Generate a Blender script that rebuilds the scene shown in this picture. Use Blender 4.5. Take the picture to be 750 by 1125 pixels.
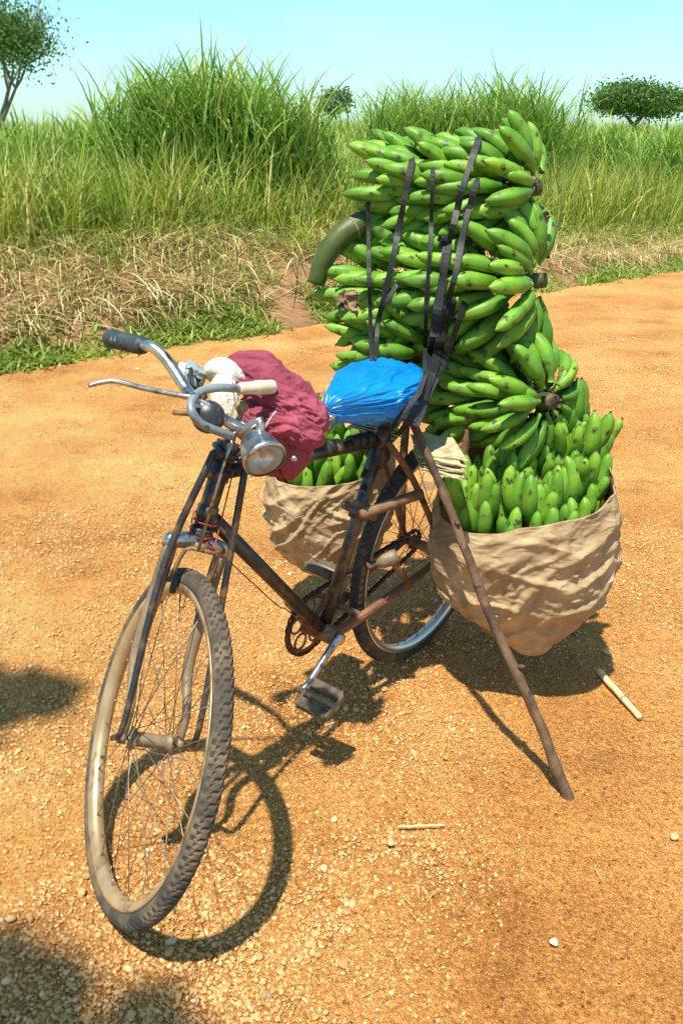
import bpy, math, random
import numpy as np
from mathutils import Vector, Matrix, Quaternion, noise
from mathutils.bvhtree import BVHTree
rnd = random.Random(11)
NR = np.random.RandomState(5)
PI = math.pi
V = Vector
for o in list(bpy.data.objects): bpy.data.objects.remove(o)
scene = bpy.context.scene
COL = scene.collection

# ------------------------------------------------------------ camera, sky, sun
FPX, PITCH, CAMH = 1070.93, 0.3748, 1.4709
cd = bpy.data.cameras.new('camera'); cam = bpy.data.objects.new('camera', cd); COL.objects.link(cam)
cam.location = (0, 0, CAMH); cam.rotation_euler = (PI/2 - PITCH, 0, 0)
cd.sensor_fit = 'VERTICAL'; cd.sensor_height = 36; cd.sensor_width = 24; cd.lens = FPX/1125*36
cd.clip_start = .02; cd.clip_end = 3000
scene.camera = cam
SX, SY = .15, .36                                   # shadow offset per metre of height
sun_dir = V((-SX, -SY, 1)).normalized()             # towards the sun
wd = bpy.data.worlds.new('World'); scene.world = wd; wd.use_nodes = True
nt = wd.node_tree; bg = nt.nodes['Background']
sky = nt.nodes.new('ShaderNodeTexSky'); sky.sky_type = 'NISHITA'; sky.sun_disc = False
sky.sun_elevation = math.asin(sun_dir.z); sky.sun_rotation = math.atan2(sun_dir.x, sun_dir.y)
sky.air_density = 1.0; sky.dust_density = 1.2; sky.ozone_density = 1.0; sky.altitude = 900
tint = nt.nodes.new('ShaderNodeMix'); tint.data_type = 'RGBA'; tint.blend_type = 'MULTIPLY'; tint.inputs[0].default_value = 1
tint.inputs[7].default_value = (.66, .97, .95, 1)
nt.links.new(sky.outputs[0], tint.inputs[6])
tcw = nt.nodes.new('ShaderNodeTexCoord'); mpw = nt.nodes.new('ShaderNodeMapping'); mpw.inputs['Scale'].default_value = (3.0, 3.0, 11.0); nzw = nt.nodes.new('ShaderNodeTexNoise'); nzw.inputs['Scale'].default_value = 1.3; nzw.inputs['Detail'].default_value = 7; nzw.inputs['Distortion'].default_value = .6
rw = nt.nodes.new('ShaderNodeValToRGB'); rw.color_ramp.elements[0].position = .50; rw.color_ramp.elements[0].color = (0, 0, 0, 1); rw.color_ramp.elements[1].position = .78; rw.color_ramp.elements[1].color = (.30, .30, .30, 1)
cw = nt.nodes.new('ShaderNodeMix'); cw.data_type = 'RGBA'; cw.inputs[7].default_value = (4.3, 5.7, 5.9, 1)
nt.links.new(tcw.outputs['Generated'], mpw.inputs[0]); nt.links.new(mpw.outputs[0], nzw.inputs[0]); nt.links.new(nzw.outputs[0], rw.inputs[0]); nt.links.new(rw.outputs[0], cw.inputs[0])
nt.links.new(tint.outputs[2], cw.inputs[6]); nt.links.new(cw.outputs[2], bg.inputs[0])
bg.inputs[1].default_value = .135
sd = bpy.data.lights.new('sun', 'SUN'); sun = bpy.data.objects.new('sun', sd); COL.objects.link(sun)
sd.energy = 4.9; sd.angle = math.radians(1.1); sd.color = (1, .93, .80)
sun.rotation_euler = sun_dir.to_track_quat('Z', 'Y').to_euler()
scene.view_settings.view_transform = 'Standard'; scene.view_settings.look = 'None'
scene.view_settings.exposure = .62; scene.view_settings.gamma = 1; scene.view_settings.use_curve_mapping = False
scene.render.engine = 'CYCLES'
scene.cycles.max_bounces = 6

# ------------------------------------------------------------ materials
def mat(name, c1, c2=None, rough=.7, metal=0, scale=8, detail=6, bump=0, bscale=40, c3=None, s3=3, t3=(.52, .62), spec=.5,
        trans=0, coord='Object', stretch=None, island=None, rnd_obj=0, coat=0, distort=0):
    m = bpy.data.materials.new(name); m.use_nodes = True; n = m.node_tree.nodes; l = m.node_tree.links
    b = n['Principled BSDF']; b.inputs['Roughness'].default_value = rough; b.inputs['Metallic'].default_value = metal
    b.inputs['Specular IOR Level'].default_value = spec
    if coat: b.inputs['Coat Weight'].default_value = coat; b.inputs['Coat Roughness'].default_value = .15
    tc = n.new('ShaderNodeTexCoord'); src = tc.outputs[coord]
    if stretch:
        mp = n.new('ShaderNodeMapping'); l.new(src, mp.inputs[0]); mp.inputs['Rotation'].default_value = stretch[0]; mp.inputs['Scale'].default_value = stretch[1]; src = mp.outputs[0]
    def nz(s, d=detail, ds=0):
        t = n.new('ShaderNodeTexNoise'); t.inputs['Scale'].default_value = s; t.inputs['Detail'].default_value = d
        t.inputs['Roughness'].default_value = .62; t.inputs['Distortion'].default_value = ds; l.new(src, t.inputs[0]); return t.outputs[0]
    def ramp(f, pts):
        r = n.new('ShaderNodeValToRGB'); l.new(f, r.inputs[0]); e = r.color_ramp.elements
        while len(e) < len(pts): e.new(.5)
        for k, (p, c) in enumerate(pts): e[k].position = p; e[k].color = (*c, 1)
        return r.outputs[0]
    if c2 is None: c2 = c1
    col = ramp(nz(scale, ds=distort), [(.36, c1), (.64, c2)])
    def mix(f, a, bb, mode='MIX'):
        x = n.new('ShaderNodeMix'); x.data_type = 'RGBA'; x.blend_type = mode
        if isinstance(f, float): x.inputs[0].default_value = f
        else: l.new(f, x.inputs[0])
        l.new(a, x.inputs[6]); l.new(bb, x.inputs[7]); return x.outputs[2]
    if island:
        g = n.new('ShaderNodeNewGeometry'); col = mix(.30, ramp(g.outputs['Random Per Island'], island), col)
    if rnd_obj:
        oi = n.new('ShaderNodeObjectInfo'); k = rnd_obj
        col = mix(1.0, col, ramp(oi.outputs['Random'], [(0, (1-k, 1-k*.8, 1-k)), (.5, (1, 1, 1)), (1, (1+k, 1+k*.5, 1+k*.3))]), 'MULTIPLY')
    if c3:
        rgb = n.new('ShaderNodeRGB'); rgb.outputs[0].default_value = (*c3, 1)
        f = ramp(nz(s3, 8), [(t3[0], (0, 0, 0)), (t3[1], (1, 1, 1))])
        col = mix(f, col, rgb.outputs[0])
    l.new(col, b.inputs['Base Color'])
    if bump:
        bp = n.new('ShaderNodeBump'); bp.inputs['Strength'].default_value = 1; bp.inputs['Distance'].default_value = bump
        l.new(nz(bscale, 8), bp.inputs['Height']); l.new(bp.outputs[0], b.inputs['Normal'])
    if trans:
        t = n.new('ShaderNodeBsdfTranslucent'); l.new(col, t.inputs[0]); s = n.new('ShaderNodeMixShader'); s.inputs[0].default_value = trans
        l.new(b.outputs[0], s.inputs[1]); l.new(t.outputs[0], s.inputs[2]); l.new(s.outputs[0], n['Material Output'].inputs[0])
    m['n'] = 1
    return m
DUST = (.36, .20, .085)
M = dict(
 road=None,
 stone=mat('gravel_stone', (.50, .27, .10), (.62, .37, .17), .85, scale=30, island=[(0, (.46, .21, .05)), (.35, (.66, .37, .13)), (.7, (.56, .28, .08)), (.93, (.72, .47, .20)), (.99, (.80, .64, .38)), (1, (.12, .10, .09))]),
 soil=mat('bank_soil', (.20, .10, .045), (.32, .17, .075), .95, scale=2.5, bump=.03, bscale=9, c3=(.30, .19, .08), s3=2.2, t3=(.5, .6)),
 field=mat('field_green', (.13, .19, .04), (.24, .30, .07), .9, scale=.08, c3=(.30, .30, .10), s3=.4, bump=.05, bscale=3),
 grass=mat('tall_grass', (.13, .27, .025), (.36, .42, .06), .55, scale=1.1, trans=.35, island=[(0, (.07, .16, .015)), (.36, (.23, .38, .035)), (.66, (.48, .56, .07)), (.82, (.66, .60, .16)), (.94, (.76, .60, .28)), (1, (.34, .20, .09))]),
 clump=mat('cane_grass', (.15, .31, .035), (.27, .45, .06), .5, scale=1.5, trans=.35, island=[(0, (.07, .19, .02)), (.45, (.22, .43, .05)), (.85, (.42, .56, .11)), (1, (.64, .56, .20))]),
 straw=mat('dry_straw', (.46, .31, .12), (.62, .45, .20), .8, scale=3, trans=.15, island=[(0, (.32, .19, .08)), (.35, (.76, .57, .27)), (.8, (.92, .76, .45)), (1, (.45, .42, .14))]),
 weed=mat('verge_weeds', (.16, .30, .02), (.28, .42, .05), .6, scale=2, trans=.3, island=[(0, (.08, .16, .02)), (.5, (.22, .34, .03)), (.8, (.38, .42, .07)), (1, (.58, .47, .20))]),
 leaf=mat('tree_leaf', (.06, .14, .02), (.12, .24, .04), .6, scale=.5, trans=.3, island=[(0, (.035, .09, .015)), (1, (.16, .30, .05))]),
 hazeleaf=mat('haze_tinted_leaf', (.10, .20, .08), (.16, .28, .12), .7, scale=.5, trans=.2, island=[(0, (.10, .16, .10)), (1, (.22, .28, .16))]),  # paler, greyer leaf green: distance haze put into the colour
 bark=mat('bark', (.14, .11, .08), (.26, .21, .16), .9, scale=6),
 black=mat('black_paint', (.012, .012, .013), (.03, .03, .033), .38, scale=14, c3=(.16, .085, .035), s3=22, t3=(.50, .66), bump=.0006, bscale=90, spec=.6),
 rust=mat('rusty_steel', (.13, .065, .032), (.28, .155, .075), .75, scale=25, c3=(.05, .03, .02), s3=15, t3=(.52, .66), bump=.001, bscale=120),
 dusty=mat('dusty_fork_steel', (.16, .125, .085), (.33, .24, .14), .6, metal=.25, scale=18, c3=(.06, .045, .035), s3=12, t3=(.5, .66), bump=.0006, bscale=150),
 chrome=mat('worn_chrome', (.42, .42, .40), (.66, .66, .63), .33, metal=1, scale=20, c3=(.22, .14, .08), s3=34, t3=(.50, .62), bump=.0006, bscale=90),
 pedal=mat('dusty_pedal_rubber', (.05, .042, .034), (.17, .125, .08), .9, scale=35, bump=.001, bscale=90),
 paint=mat('faded_blue_grey_paint', (.16, .20, .22), (.30, .36, .38), .42, metal=.3, scale=16, c3=(.07, .05, .04), s3=40, t3=(.55, .64)),
 bowl=mat('lamp_reflector', (.55, .47, .36), (.78, .70, .58), .28, metal=.9, scale=25, c3=(.40, .26, .14), s3=22, t3=(.52, .70)),
 groove=mat('tyre_groove', (.03, .025, .02), (.09, .062, .036), .95, scale=30),
 rim=mat('dusty_rim', (.42, .30, .16), (.58, .45, .27), .42, metal=.55, scale=9, c3=(.24, .13, .06), s3=14, t3=(.52, .64)),
 rrim=mat('steel_rim', (.62, .58, .52), (.75, .72, .66), .28, metal=.9, scale=9, c3=(.22, .14, .08), s3=9, t3=(.56, .68)),
 tyre=mat('dusty_tyre', (.075, .06, .042), (.20, .145, .085), .9, scale=22, c3=(.045, .042, .038), s3=9, t3=(.45, .62), bump=.0005, bscale=260),
 rtyre=mat('rear_tyre', (.022, .022, .022), (.06, .05, .04), .85, scale=22, c3=(.18, .11, .05), s3=12, t3=(.56, .7), bump=.0005, bscale=260),
 spoke=mat('spoke_steel', (.20, .15, .11), (.36, .28, .2), .45, metal=.6, scale=40),
 chain=mat('oily_chain', (.025, .02, .017), (.09, .05, .03), .55, metal=.5, scale=60),
 rubber=mat('strap_rubber', (.008, .009, .009), (.022, .025, .025), .58, scale=9, c3=(.07, .06, .045), s3=14, t3=(.60, .76), bump=.0008, bscale=60),
 grip=mat('grip_rubber', (.02, .035, .04), (.045, .065, .07), .55, scale=40, bump=.001, bscale=150),
 cream=mat('cream_plastic', (.55, .47, .33), (.70, .62, .47), .45, scale=20, c3=(.28, .19, .10), s3=30, t3=(.55, .7)),
 lens=mat('lamp_lens', (.62, .56, .47), (.80, .76, .68), .12, metal=.75, scale=25, c3=(.38, .24, .13), s3=16, t3=(.56, .72)),
 maroon=mat('maroon_cloth', (.20, .022, .050), (.32, .058, .095), .82, scale=5, bump=.006, bscale=38, c3=(.38, .10, .12), s3=8, t3=(.58, .8)),
 seam=mat('grey_piping', (.45, .40, .36), (.55, .5, .46), .8),
 white=mat('white_rag', (.62, .57, .48), (.80, .76, .68), .9, scale=12, bump=.006, bscale=45, c3=(.36, .28, .19), s3=12, t3=(.55, .75)),
 blue=mat('blue_plastic', (.0, .22, .66), (.0, .31, .80), .30, scale=4, bump=.0015, bscale=30, trans=.22, spec=.7, coat=.2),
 sack=None,
 card=mat('pith_sheet', (.40, .35, .18), (.58, .53, .32), .75, scale=12, c3=(.26, .17, .08), s3=14, t3=(.50, .66), bump=.001, bscale=60),
 stick=mat('stick_bark', (.075, .042, .022), (.17, .10, .050), .75, scale=25, c3=(.05, .03, .02), s3=20, t3=(.54, .64), bump=.0025, bscale=40),
 reed=mat('dry_reed', (.62, .45, .20), (.75, .58, .30), .6, scale=15, c3=(.3, .18, .08), s3=20, t3=(.6, .72)),
 husk=mat('dry_husk', (.16, .09, .05), (.36, .24, .14), .85, scale=20, bump=.003, bscale=60),
 stalk=mat('banana_stalk', (.04, .075, .010), (.10, .14, .022), .5, scale=9, c3=(.04, .024, .014), s3=9, t3=(.47, .60), bump=.001, bscale=60),
 cut=mat('cut_end', (.06, .035, .022), (.17, .10, .06), .9, scale=60, bump=.003, bscale=90),
)
def banana_mat():
    m = mat('green_banana_skin', (.060, .195, .016), (.165, .355, .030), .45, scale=13, rnd_obj=.36, c3=(.050, .045, .016), s3=22, t3=(.60, .67), bump=.0013, bscale=45, spec=.35)
    return m
M['banana'] = banana_mat()
M['nub'] = mat('banana_tip', (.05, .035, .02), (.14, .10, .04), .8, scale=90)
def road_mat():
    m = bpy.data.materials.new('laterite_gravel'); m.use_nodes = True; n = m.node_tree.nodes; l = m.node_tree.links; b = n['Principled BSDF']
    b.inputs['Roughness'].default_value = .92; b.inputs['Specular IOR Level'].default_value = .25
    tc = n.new('ShaderNodeTexCoord')
    def mp(rot, sc):
        q = n.new('ShaderNodeMapping'); l.new(tc.outputs['Object'], q.inputs[0]); q.inputs['Rotation'].default_value = rot; q.inputs['Scale'].default_value = sc; return q.outputs[0]
    def nz(v, s, d=8, r=.6):
        t = n.new('ShaderNodeTexNoise'); t.inputs['Scale'].default_value = s; t.inputs['Detail'].default_value = d; t.inputs['Roughness'].default_value = r; l.new(v, t.inputs[0]); return t.outputs[0]
    def ramp(f, pts):
        r = n.new('ShaderNodeValToRGB'); l.new(f, r.inputs[0]); e = r.color_ramp.elements
        while len(e) < len(pts): e.new(.5)
        for k, (p, c) in enumerate(pts): e[k].position = p; e[k].color = (*c, 1)
        return r.outputs[0]
    def mix(f, a, c, mode='MIX'):
        x = n.new('ShaderNodeMix'); x.data_type = 'RGBA'; x.blend_type = mode
        if isinstance(f, float): x.inputs[0].default_value = f
        else: l.new(f, x.inputs[0])
        l.new(a, x.inputs[6]); l.new(c, x.inputs[7]); return x.outputs[2]
    o = mp((0, 0, 0), (1, 1, 1)); al = mp((0, 0, -math.radians(39)), (.25, 1.6, 1))
    base = ramp(nz(o, 1.3), [(.3, (.44, .190, .044)), (.5, (.60, .290, .075)), (.7, (.70, .370, .118))])
    trk = ramp(nz(al, .8, 5), [(.38, (.90, .87, .84)), (.62, (1.10, 1.11, 1.14))])
    base = mix(1.0, base, trk, 'MULTIPLY')
    v1 = n.new('ShaderNodeTexVoronoi'); v1.inputs['Scale'].default_value = 170; l.new(o, v1.inputs[0])
    v2 = n.new('ShaderNodeTexVoronoi'); v2.inputs['Scale'].default_value = 430; l.new(o, v2.inputs[0])
    sx = n.new('ShaderNodeSeparateColor'); l.new(v1.outputs['Color'], sx.inputs[0])
    sx2 = n.new('ShaderNodeSeparateColor'); l.new(v2.outputs['Color'], sx2.inputs[0])
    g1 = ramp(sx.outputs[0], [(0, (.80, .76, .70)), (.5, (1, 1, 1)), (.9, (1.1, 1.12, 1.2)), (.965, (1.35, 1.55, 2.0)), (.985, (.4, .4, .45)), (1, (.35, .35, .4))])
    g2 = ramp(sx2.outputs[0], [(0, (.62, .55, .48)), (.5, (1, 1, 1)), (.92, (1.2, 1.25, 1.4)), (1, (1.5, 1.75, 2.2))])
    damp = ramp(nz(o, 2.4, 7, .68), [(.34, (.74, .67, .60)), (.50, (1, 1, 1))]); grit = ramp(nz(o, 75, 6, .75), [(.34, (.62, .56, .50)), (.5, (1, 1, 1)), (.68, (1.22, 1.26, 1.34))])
    sep = n.new('ShaderNodeSeparateXYZ'); l.new(mp((0, 0, -math.radians(39)), (1, 1, 1)), sep.inputs[0])
    def mth(op, a, c):
        q = n.new('ShaderNodeMath'); q.operation = op
        for k, s_ in enumerate((a, c)):
            if isinstance(s_, (int, float)): q.inputs[k].default_value = s_
            else: l.new(s_, q.inputs[k])
        return q.outputs[0]
    across = mth('ADD', mth('MULTIPLY', sep.outputs[1], .2), mth('MULTIPLY', nz(o, .9, 5), .22))   # redder and darker towards the near side, paler towards the far edge
    base = mix(1.0, base, ramp(across, [(.12, (.86, .78, .68)), (.52, (1.0, 1.0, 1.0)), (.95, (1.06, 1.10, 1.18))]), 'MULTIPLY')
    base = mix(1.0, mix(1.0, base, damp, 'MULTIPLY'), grit, 'MULTIPLY')
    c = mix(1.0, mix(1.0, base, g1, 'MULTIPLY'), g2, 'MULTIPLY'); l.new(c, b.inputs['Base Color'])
    # bumps: pebbles and grit
    def math_(op, a, c):
        q = n.new('ShaderNodeMath'); q.operation = op
        for k, s in enumerate((a, c)):
            if isinstance(s, (int, float)): q.inputs[k].default_value = s
            else: l.new(s, q.inputs[k])
        return q.outputs[0]
    msk = math_('MULTIPLY', ramp(nz(al, 1.6, 6), [(.40, (.25,)*3), (.6, (1,)*3)]), 1)
    h = math_('ADD', math_('MULTIPLY', math_('MULTIPLY', v1.outputs['Distance'], -1.1), msk), math_('MULTIPLY', v2.outputs['Distance'], -.35))
    h = math_('ADD', h, math_('MULTIPLY', nz(o, 22, 9, .7), 1.6))
    bp = n.new('ShaderNodeBump'); bp.inputs['Distance'].default_value = .0075; l.new(h, bp.inputs['Height']); l.new(bp.outputs[0], b.inputs['Normal'])
    return m
M['road'] = road_mat()
def sack_mat():
    m = mat('woven_sack', (.38, .255, .125), (.58, .43, .245), .85, scale=7, distort=1.6, c3=(.27, .17, .08), s3=3.2, t3=(.50, .68), bump=.0012, bscale=45, trans=.12)
    n = m.node_tree.nodes; l = m.node_tree.links; b = n['Principled BSDF']; old = b.inputs['Normal'].links[0].from_socket
    tc = n.new('ShaderNodeTexCoord'); w = n.new('ShaderNodeTexWave'); w.inputs['Scale'].default_value = 130; w.inputs['Distortion'].default_value = 1.5; w.bands_direction = 'DIAGONAL'
    l.new(tc.outputs['Object'], w.inputs[0]); bp = n.new('ShaderNodeBump'); bp.inputs['Distance'].default_value = .0006
    l.new(w.outputs[1], bp.inputs['Height']); l.new(old, bp.inputs['Normal']); l.new(bp.outputs[0], b.inputs['Normal'])
    return m
M['sack'] = sack_mat()
def crease(m, scale, dist, stretch=(1, 1, 1), rot=(0, 0, 0), dis=1.5):
    n = m.node_tree.nodes; l = m.node_tree.links; b = n['Principled BSDF']; old = b.inputs['Normal'].links[0].from_socket
    tc = n.new('ShaderNodeTexCoord'); mp = n.new('ShaderNodeMapping'); l.new(tc.outputs['Object'], mp.inputs[0]); mp.inputs['Scale'].default_value = stretch; mp.inputs['Rotation'].default_value = rot
    t = n.new('ShaderNodeTexNoise'); t.noise_type = 'RIDGED_MULTIFRACTAL'; t.inputs['Scale'].default_value = scale; t.inputs['Detail'].default_value = 4; t.inputs['Distortion'].default_value = dis; t.inputs['Roughness'].default_value = .45
    l.new(mp.outputs[0], t.inputs[0]); bp = n.new('ShaderNodeBump'); bp.inputs['Distance'].default_value = dist; bp.inputs['Strength'].default_value = 1
    l.new(t.outputs[0], bp.inputs['Height']); l.new(old, bp.inputs['Normal']); l.new(bp.outputs[0], b.inputs['Normal'])
crease(M['sack'], 22, .004, (.8, 1, 2.6), (0, .65, 0), 1.0); crease(M['sack'], 34, .003, (1, 1, 1.5), (.2, -.6, 0), .8)
crease(M['maroon'], 18, .003, (1, 1, 2.2), (.3, .9, 0)); crease(M['white'], 22, .004, (1, 1, 2.4), (.2, .3, 0)); crease(M['blue'], 9, .006, (1, 1, 3.2), (0, .12, 0), .6)

# ------------------------------------------------------------ mesh helpers
def mesh_obj(name, v, f, material, parent=None, smooth=True, mats=None, midx=None):
    me = bpy.data.meshes.new(name)
    if isinstance(v, np.ndarray) and isinstance(f, np.ndarray):
        nf, k = f.shape
        me.vertices.add(len(v)); me.vertices.foreach_set('co', v.astype(np.float32).ravel())
        me.loops.add(nf*k); me.loops.foreach_set('vertex_index', f.astype(np.int32).ravel())
        me.polygons.add(nf); me.polygons.foreach_set('loop_start', np.arange(0, nf*k, k, dtype=np.int32))
        me.update(calc_edges=True)
    else:
        me.from_pydata([tuple(p) for p in v], [], [tuple(q) for q in f])
    if smooth: me.polygons.foreach_set('use_smooth', [True]*len(me.polygons))
    for mm in (mats or [material]): me.materials.append(mm)
    if midx is not None: me.polygons.foreach_set('material_index', np.asarray(midx, dtype=np.int32))
    me.update()
    o = bpy.data.objects.new(name, me); COL.objects.link(o)
    if parent: o.parent = parent
    return o
def tag(o, label=None, cat=None, group=None, kind=None):
    if label: o['label'] = label
    if cat: o['category'] = cat
    if group: o['group'] = group
    if kind: o['kind'] = kind
    return o
def empty(name, loc=(0, 0, 0)):
    o = bpy.data.objects.new(name, None); o.empty_display_size = .1; COL.objects.link(o); o.location = loc; return o
def cr(pts, n):                                   # Catmull-Rom through points (tuples of any length)
    P = [np.array(p, float) for p in pts]; P = [2*P[0]-P[1]] + P + [2*P[-1]-P[-2]]; out = []
    for i in range(1, len(P)-2):
        for k in range(n):
            t = k/n; a, b, c, d = P[i-1:i+3]
            out.append(.5*((2*b)+(-a+c)*t+(2*a-5*b+4*c-d)*t*t+(-a+3*b-3*c+d)*t**3))
    out.append(P[-2]); return out
class MB:
    def __init__(s): s.v = []; s.f = []
    def add(s, v, f):
        k = len(s.v); s.v += [V(p) for p in v]; s.f += [tuple(i+k for i in q) for q in f]
    def tube(s, pts, r, seg=10, n=0, cap=True, flat=None):
        rr = r if isinstance(r, (list, tuple)) else [r]*len(pts)
        if n:
            q = cr([(*p, a) for p, a in zip(pts, rr)], n); pts = [V(a[:3]) for a in q]; rr = [a[3] for a in q]
        pts = [V(p) for p in pts]; t = (pts[1]-pts[0]).normalized(); u = t.orthogonal().normalized(); vs = []; fs = []
        for i, p in enumerate(pts):
            t2 = (pts[min(i+1, len(pts)-1)]-pts[max(i-1, 0)]).normalized(); u = t.rotation_difference(t2) @ u; t = t2
            u = (u-t*u.dot(t)).normalized(); w = t.cross(u)
            for k in range(seg):
                a = 2*PI*k/seg; vs.append(p+(u*math.cos(a)+w*math.sin(a))*rr[i])
        for i in range(len(pts)-1):
            for k in range(seg):
                a = i*seg+k; b = i*seg+(k+1) % seg; fs.append((a, b, b+seg, a+seg))
        if cap: fs.append(tuple(range(seg))[::-1]); fs.append(tuple(range((len(pts)-1)*seg, len(pts)*seg)))
        s.add(vs, fs)
    def lathe(s, prof, a, b, seg=24, cap=True):   # prof: (t along a->b in metres, radius)
        a = V(a); d = (V(b)-a).normalized(); u = d.orthogonal().normalized(); w = d.cross(u); vs = []; fs = []
        for (t, r) in prof:
            for k in range(seg):
                g = 2*PI*k/seg; vs.append(a+d*t+(u*math.cos(g)+w*math.sin(g))*max(r, 1e-5))
        for i in range(len(prof)-1):
            for k in range(seg):
                q = i*seg+k; e = i*seg+(k+1) % seg; fs.append((q, e, e+seg, q+seg))
        if cap: fs.append(tuple(range(seg))[::-1]); fs.append(tuple(range((len(prof)-1)*seg, len(prof)*seg)))
        s.add(vs, fs)
    def box(s, c, ex, ey, ez, bev=.15):           # box with chamfered corners; ex.. half-axis vectors
        c, ex, ey, ez = V(c), V(ex), V(ey), V(ez); vs = []
        m = min(ex.length, ey.length, ez.length)*bev
        nx, ny, nz = ex.normalized(), ey.normalized(), ez.normalized(); idx = {}
        for sx in (-1, 1):
            for sy in (-1, 1):
                for sz in (-1, 1):
                    p = c+ex*sx+ey*sy+ez*sz
                    for k, dd in enumerate((-(ny*sy+nz*sz)*m, -(nx*sx+nz*sz)*m, -(nx*sx+ny*sy)*m)):
                        idx[(sx, sy, sz, k)] = len(vs); vs.append(p+dd)
        fs = []; g = lambda *a: idx[a]
        for q in (-1, 1):
            fs.append((g(q, -1, -1, 0), g(q, 1, -1, 0), g(q, 1, 1, 0), g(q, -1, 1, 0)))
            fs.append((g(-1, q, -1, 1), g(1, q, -1, 1), g(1, q, 1, 1), g(-1, q, 1, 1)))
            fs.append((g(-1, -1, q, 2), g(1, -1, q, 2), g(1, 1, q, 2), g(-1, 1, q, 2)))
            for r in (-1, 1):
                fs.append((g(-1, q, r, 1), g(1, q, r, 1), g(1, q, r, 2), g(-1, q, r, 2)))
                fs.append((g(q, -1, r, 0), g(q, 1, r, 0), g(q, 1, r, 2), g(q, -1, r, 2)))
                fs.append((g(q, r, -1, 0), g(q, r, 1, 0), g(q, r, 1, 1), g(q, r, -1, 1)))
        for sx in (-1, 1):
            for sy in (-1, 1):
                for sz in (-1, 1): fs.append(tuple(idx[(sx, sy, sz, k)] for k in range(3)))
        s.add(vs, fs)
    def build(s, name, m, parent=None, smooth=True, fix=True):
        o = mesh_obj(name, s.v, s.f, m, parent, smooth)
        if fix:
            import bmesh
            bm = bmesh.new(); bm.from_mesh(o.data); bmesh.ops.recalc_face_normals(bm, faces=bm.faces); bm.to_mesh(o.data); bm.free()
        return o
def ray(px, py):
    x, y = (px-375)/FPX, -(py-562.5)/FPX; c, s = math.cos(PITCH), math.sin(PITCH)
    return V((x, c+y*s, -s+y*c))
CAMP = V((0, 0, CAMH))
def at(px, py, depth):                             # world point at a given distance along the view axis
    return CAMP+ray(px, py)*depth
def ground_at(px, py, z=0):
    d = ray(px, py); return CAMP+d*((z-CAMH)/d.z)

# ------------------------------------------------------------ terrain
EU, EN = V((.777, .629, 0)), V((-.629, .777, 0))      # along the road / across it
def uv(x, y): return x*.777+y*.629, -x*.629+y*.777
ROADV = 6.24
def bank_h(u): return .62+(.20-.62)*min(1, max(0, (u-4.5)/6.5))
def H(x, y):
    u, v = uv(x, y); h = 0
    e = ROADV+.10*noise.noise(V((u*.9, 3, 0)))+.05*noise.noise(V((u*3, 7, 0)))
    t = (v-e)/1.35
    if t > 0:
        tt = min(t, 1); b = bank_h(u); h = b*(tt*tt*(3-2*tt)*.75+tt*.25)
        h += .06*min(1, t*2)*noise.noise(V((x*1.7, y*1.7, 2)))+.03*min(1, t*3)*noise.noise(V((x*5, y*5, 1)))
        if v > 12: h += min(1.2, (v-12)*.012)
    return h
def terrain(name, us, vs, off, material, rough=0):
    nu, nv = len(us), len(vs); vv = np.zeros((nu*nv, 3)); k = 0
    for u in us:
        for v in vs:
            p = EU*u+EN*v; z = H(p.x, p.y)+off
            if rough and abs(v) < 9: z += rough*(noise.noise(V((p.x*1.3, p.y*1.3, 5)))*1.4+noise.fractal(V((p.x*9, p.y*9, 1)), .8, 2, 3)*.35)
            vv[k] = (p.x, p.y, z); k += 1
    i = np.arange((nu-1)*(nv-1)); a = (i//(nv-1))*nv+i % (nv-1)
    return mesh_obj(name, vv, np.stack([a, a+nv, a+nv+1, a+1], 1), material)
us = np.concatenate([[-700, -300, -100, -40, -15, -8], np.arange(-5, 16, .14), [18, 22, 30, 45, 80, 150, 400, 1000]])
vs = np.concatenate([[-700, -300, -100, -40, -12, -5, 0, 3, 5], np.arange(5.6, 10, .11), [11, 13, 16, 22, 35, 60, 120, 300, 900]])
tag(terrain('ground', us, vs, -.02, M['soil']), 'brown soil and scrubland beyond the road', 'ground', kind='structure')
uf = np.concatenate([[-700, -200, -60, -20], np.arange(-6, 30, 1.0), [36, 50, 80, 150, 400, 1200]]); vf = np.concatenate([np.arange(8.0, 14, .5), [16, 20, 30, 50, 90, 200, 500, 950]])
tag(terrain('field', uf, vf, .012, M['field']), 'green field stretching away behind the bank', 'field', kind='structure')
vr = np.concatenate([[-6, -4, -3, -2.2], np.arange(-1.6, 4, .028), np.arange(4, ROADV+.35, .05)])
ur = np.concatenate([[-60, -20, -8, -4], np.arange(-1.6, 4.6, .028), np.arange(4.6, 13, .07), [15, 20, 40, 100]])
def rut(u, v):
    w = .10*noise.noise(V((u*.5, 1, 8))); r = 0
    for c, d in ((2.95, .012), (3.35, .007), (4.55, .012), (5.0, .008)): r += d*math.exp(-((v-c-w)/.13)**2)-d*.5*math.exp(-((v-c-w-.24)/.08)**2)
    return r
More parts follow.
